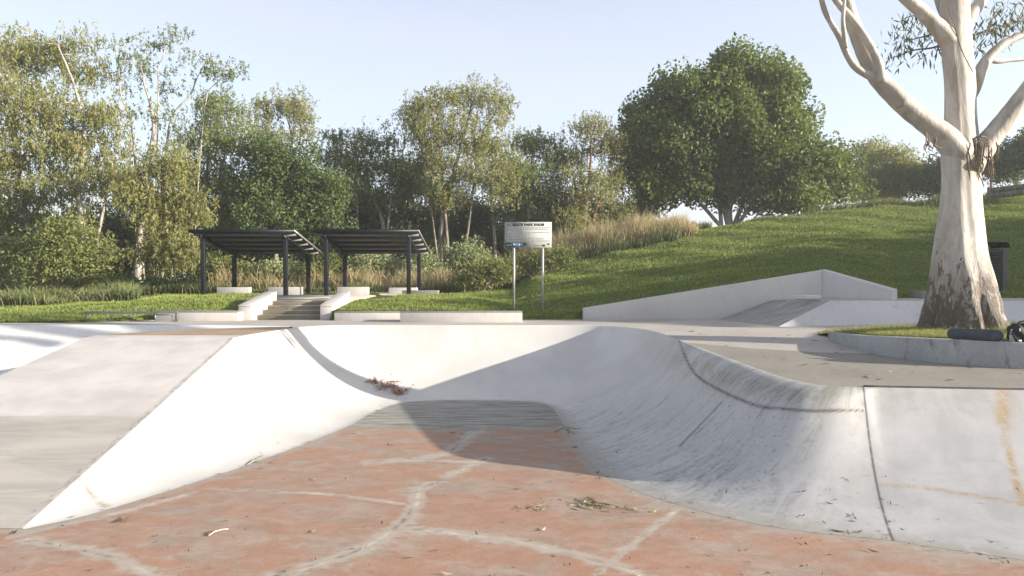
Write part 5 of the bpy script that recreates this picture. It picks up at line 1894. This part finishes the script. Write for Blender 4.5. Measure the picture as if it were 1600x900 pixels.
# the red brown heap in the back left corner
P = []
for (x, y, s1, s2, n_) in [(586, 597, 6, 2, 50), (605, 605, 10, 3.5, 130), (622, 613, 7, 3, 110)]:
    for _ in range(n_):
        P.append((x + rng.normal() * s1, y + rng.normal() * s2))
X_, Y_, fw_ = proj(WVf)
heap, hn = [], []
nrm = np.cross(np.gradient(GW, axis=0).reshape(-1, 3), np.gradient(GW, axis=1).reshape(-1, 3))
nrm /= np.linalg.norm(nrm, axis=1)[:, None] + 1e-9
nrm *= np.where(nrm[:, 2] < 0, -1, 1)[:, None]
okw = (row_at > 5) & (row_at < 11)
idxs = np.where(okw)[0]
for x, y in P:
    j = idxs[int(np.argmin(np.hypot(X_[idxs] - x, Y_[idxs] - y)))]
    heap.append(WVf[j] + nrm[j] * abs(rng.normal()) * .02); hn.append(nrm[j])
k = N("red_brown_leaves", .8, .2)
k.color(k.mix(k.attr("tint"), (.18, .085, .055), (.42, .25, .17)))
litter(np.array(heap), np.array(hn), .13, "leaf_heap", k.m, "reddish brown leaves gathered in the back left corner of the bowl")


def twig(name, label, px, py, paths, nleaf, lsize, mat_t, mat_l, cat="twig"):
    c0 = surf_floor(px, py)
    r = empty(name, tuple(c0))
    b = MB()
    allp = []
    for pth, rad in paths:
        pp = []
        for i, (x, y, hh) in enumerate(pth):
            q_ = surf_floor(px + x, py + y) - c0
            pp.append((q_[0], q_[1], q_[2] + hh + rad))
        b.tube(pp, np.linspace(rad, rad * .5, len(pp)), 6)
        allp += pp
    o = b.build("stem", mat_t); o.parent = r
    if nleaf:
        A = np.array(allp)
        C = A[rng.integers(0, len(A), nleaf)] + rng.normal(size=(nleaf, 3)) * np.array([.09, .09, .015]) + np.array([0, 0, .035])
        V, Q, T = leaves(C, lsize, .3, 0, rng.random(nleaf))
        V[:, 2] = V[:, 2] * .35
        V[:, 2] = np.maximum(V[:, 2], .004)
        o = mesh_np("leaves", V, [Q], mat_l, attrs=dict(tint=T)); o.parent = r
    return tag(r, label, cat)


M_stick = bark_mat("grey_stick", (.16, .13, .10), (.36, .31, .25), 3)
M_sprig = leaf_mat("wilted_green_leaves", (.16, .17, .06), (.44, .44, .22), (.45, .38, .22), .2)
twig("fallen_sprig", "wilted green leafy sprig on the orange floor by the right wall", 930, 792, [([(-25, 0, .0), (-5, -4, .02), (20, 0, .03), (45, 4, .01), (72, 7, 0)], .007), ([(-12, -10, .03), (0, -4, .03), (8, 2, .02)], .010)], 60, .13, M_stick, M_sprig)
twig("fallen_sprig", "small wilted leafy sprig left of the larger sprig", 838, 793, [([(-14, 2, 0), (0, 0, .02), (14, -3, .01)], .006)], 22, .10, M_stick, M_sprig)
twig("bark_strip", "pale curled strip of bark on the orange floor near the front", 340, 832, [([(-14, 6, .0), (-4, 2, .02), (8, -1, .02), (17, -3, .01)], .009)], 0, .1, bark_mat("pale_bark_strip", (.55, .48, .40), (.70, .63, .54)), None, "bark")
twig("dry_stick", "thin dry stick at the foot of the left white wall", 400, 722, [([(-14, 5, .0), (0, -2, .02), (14, -8, .01)], .008), ([(-8, 2, 0), (2, 0, .02), (10, 3, .0)], .006)], 8, .1, M_stick, M_dead)
twig("dry_stick", "small dark stick in front of the back right corner", 890, 672, [([(-24, 4, 0), (-8, -2, .03), (10, 0, .02), (28, -3, .01)], .010), ([(-4, 0, .02), (4, 4, .0), (10, 7, 0)], .007)], 6, .1, M_stick, M_dead)

# ------------------------------------------------------------------ thin morning haze
b = MB()
b.box(-400, 400, -60, 420, -4.2, 40)
kz = bpy.data.materials.new("thin_haze")
kz.use_nodes = True
kt = kz.node_tree
kt.nodes.remove(kt.nodes["Principled BSDF"])
pv_ = kt.nodes.new("ShaderNodeVolumePrincipled")
pv_.inputs["Color"].default_value = (.86, .90, .95, 1)
pv_.inputs["Density"].default_value = HAZE
pv_.inputs["Anisotropy"].default_value = .2
kt.links.new(pv_.outputs[0], kt.nodes["Material Output"].inputs["Volume"])
tag(b.build("haze", kz), "thin pale haze in the morning air", None, None, "stuff")
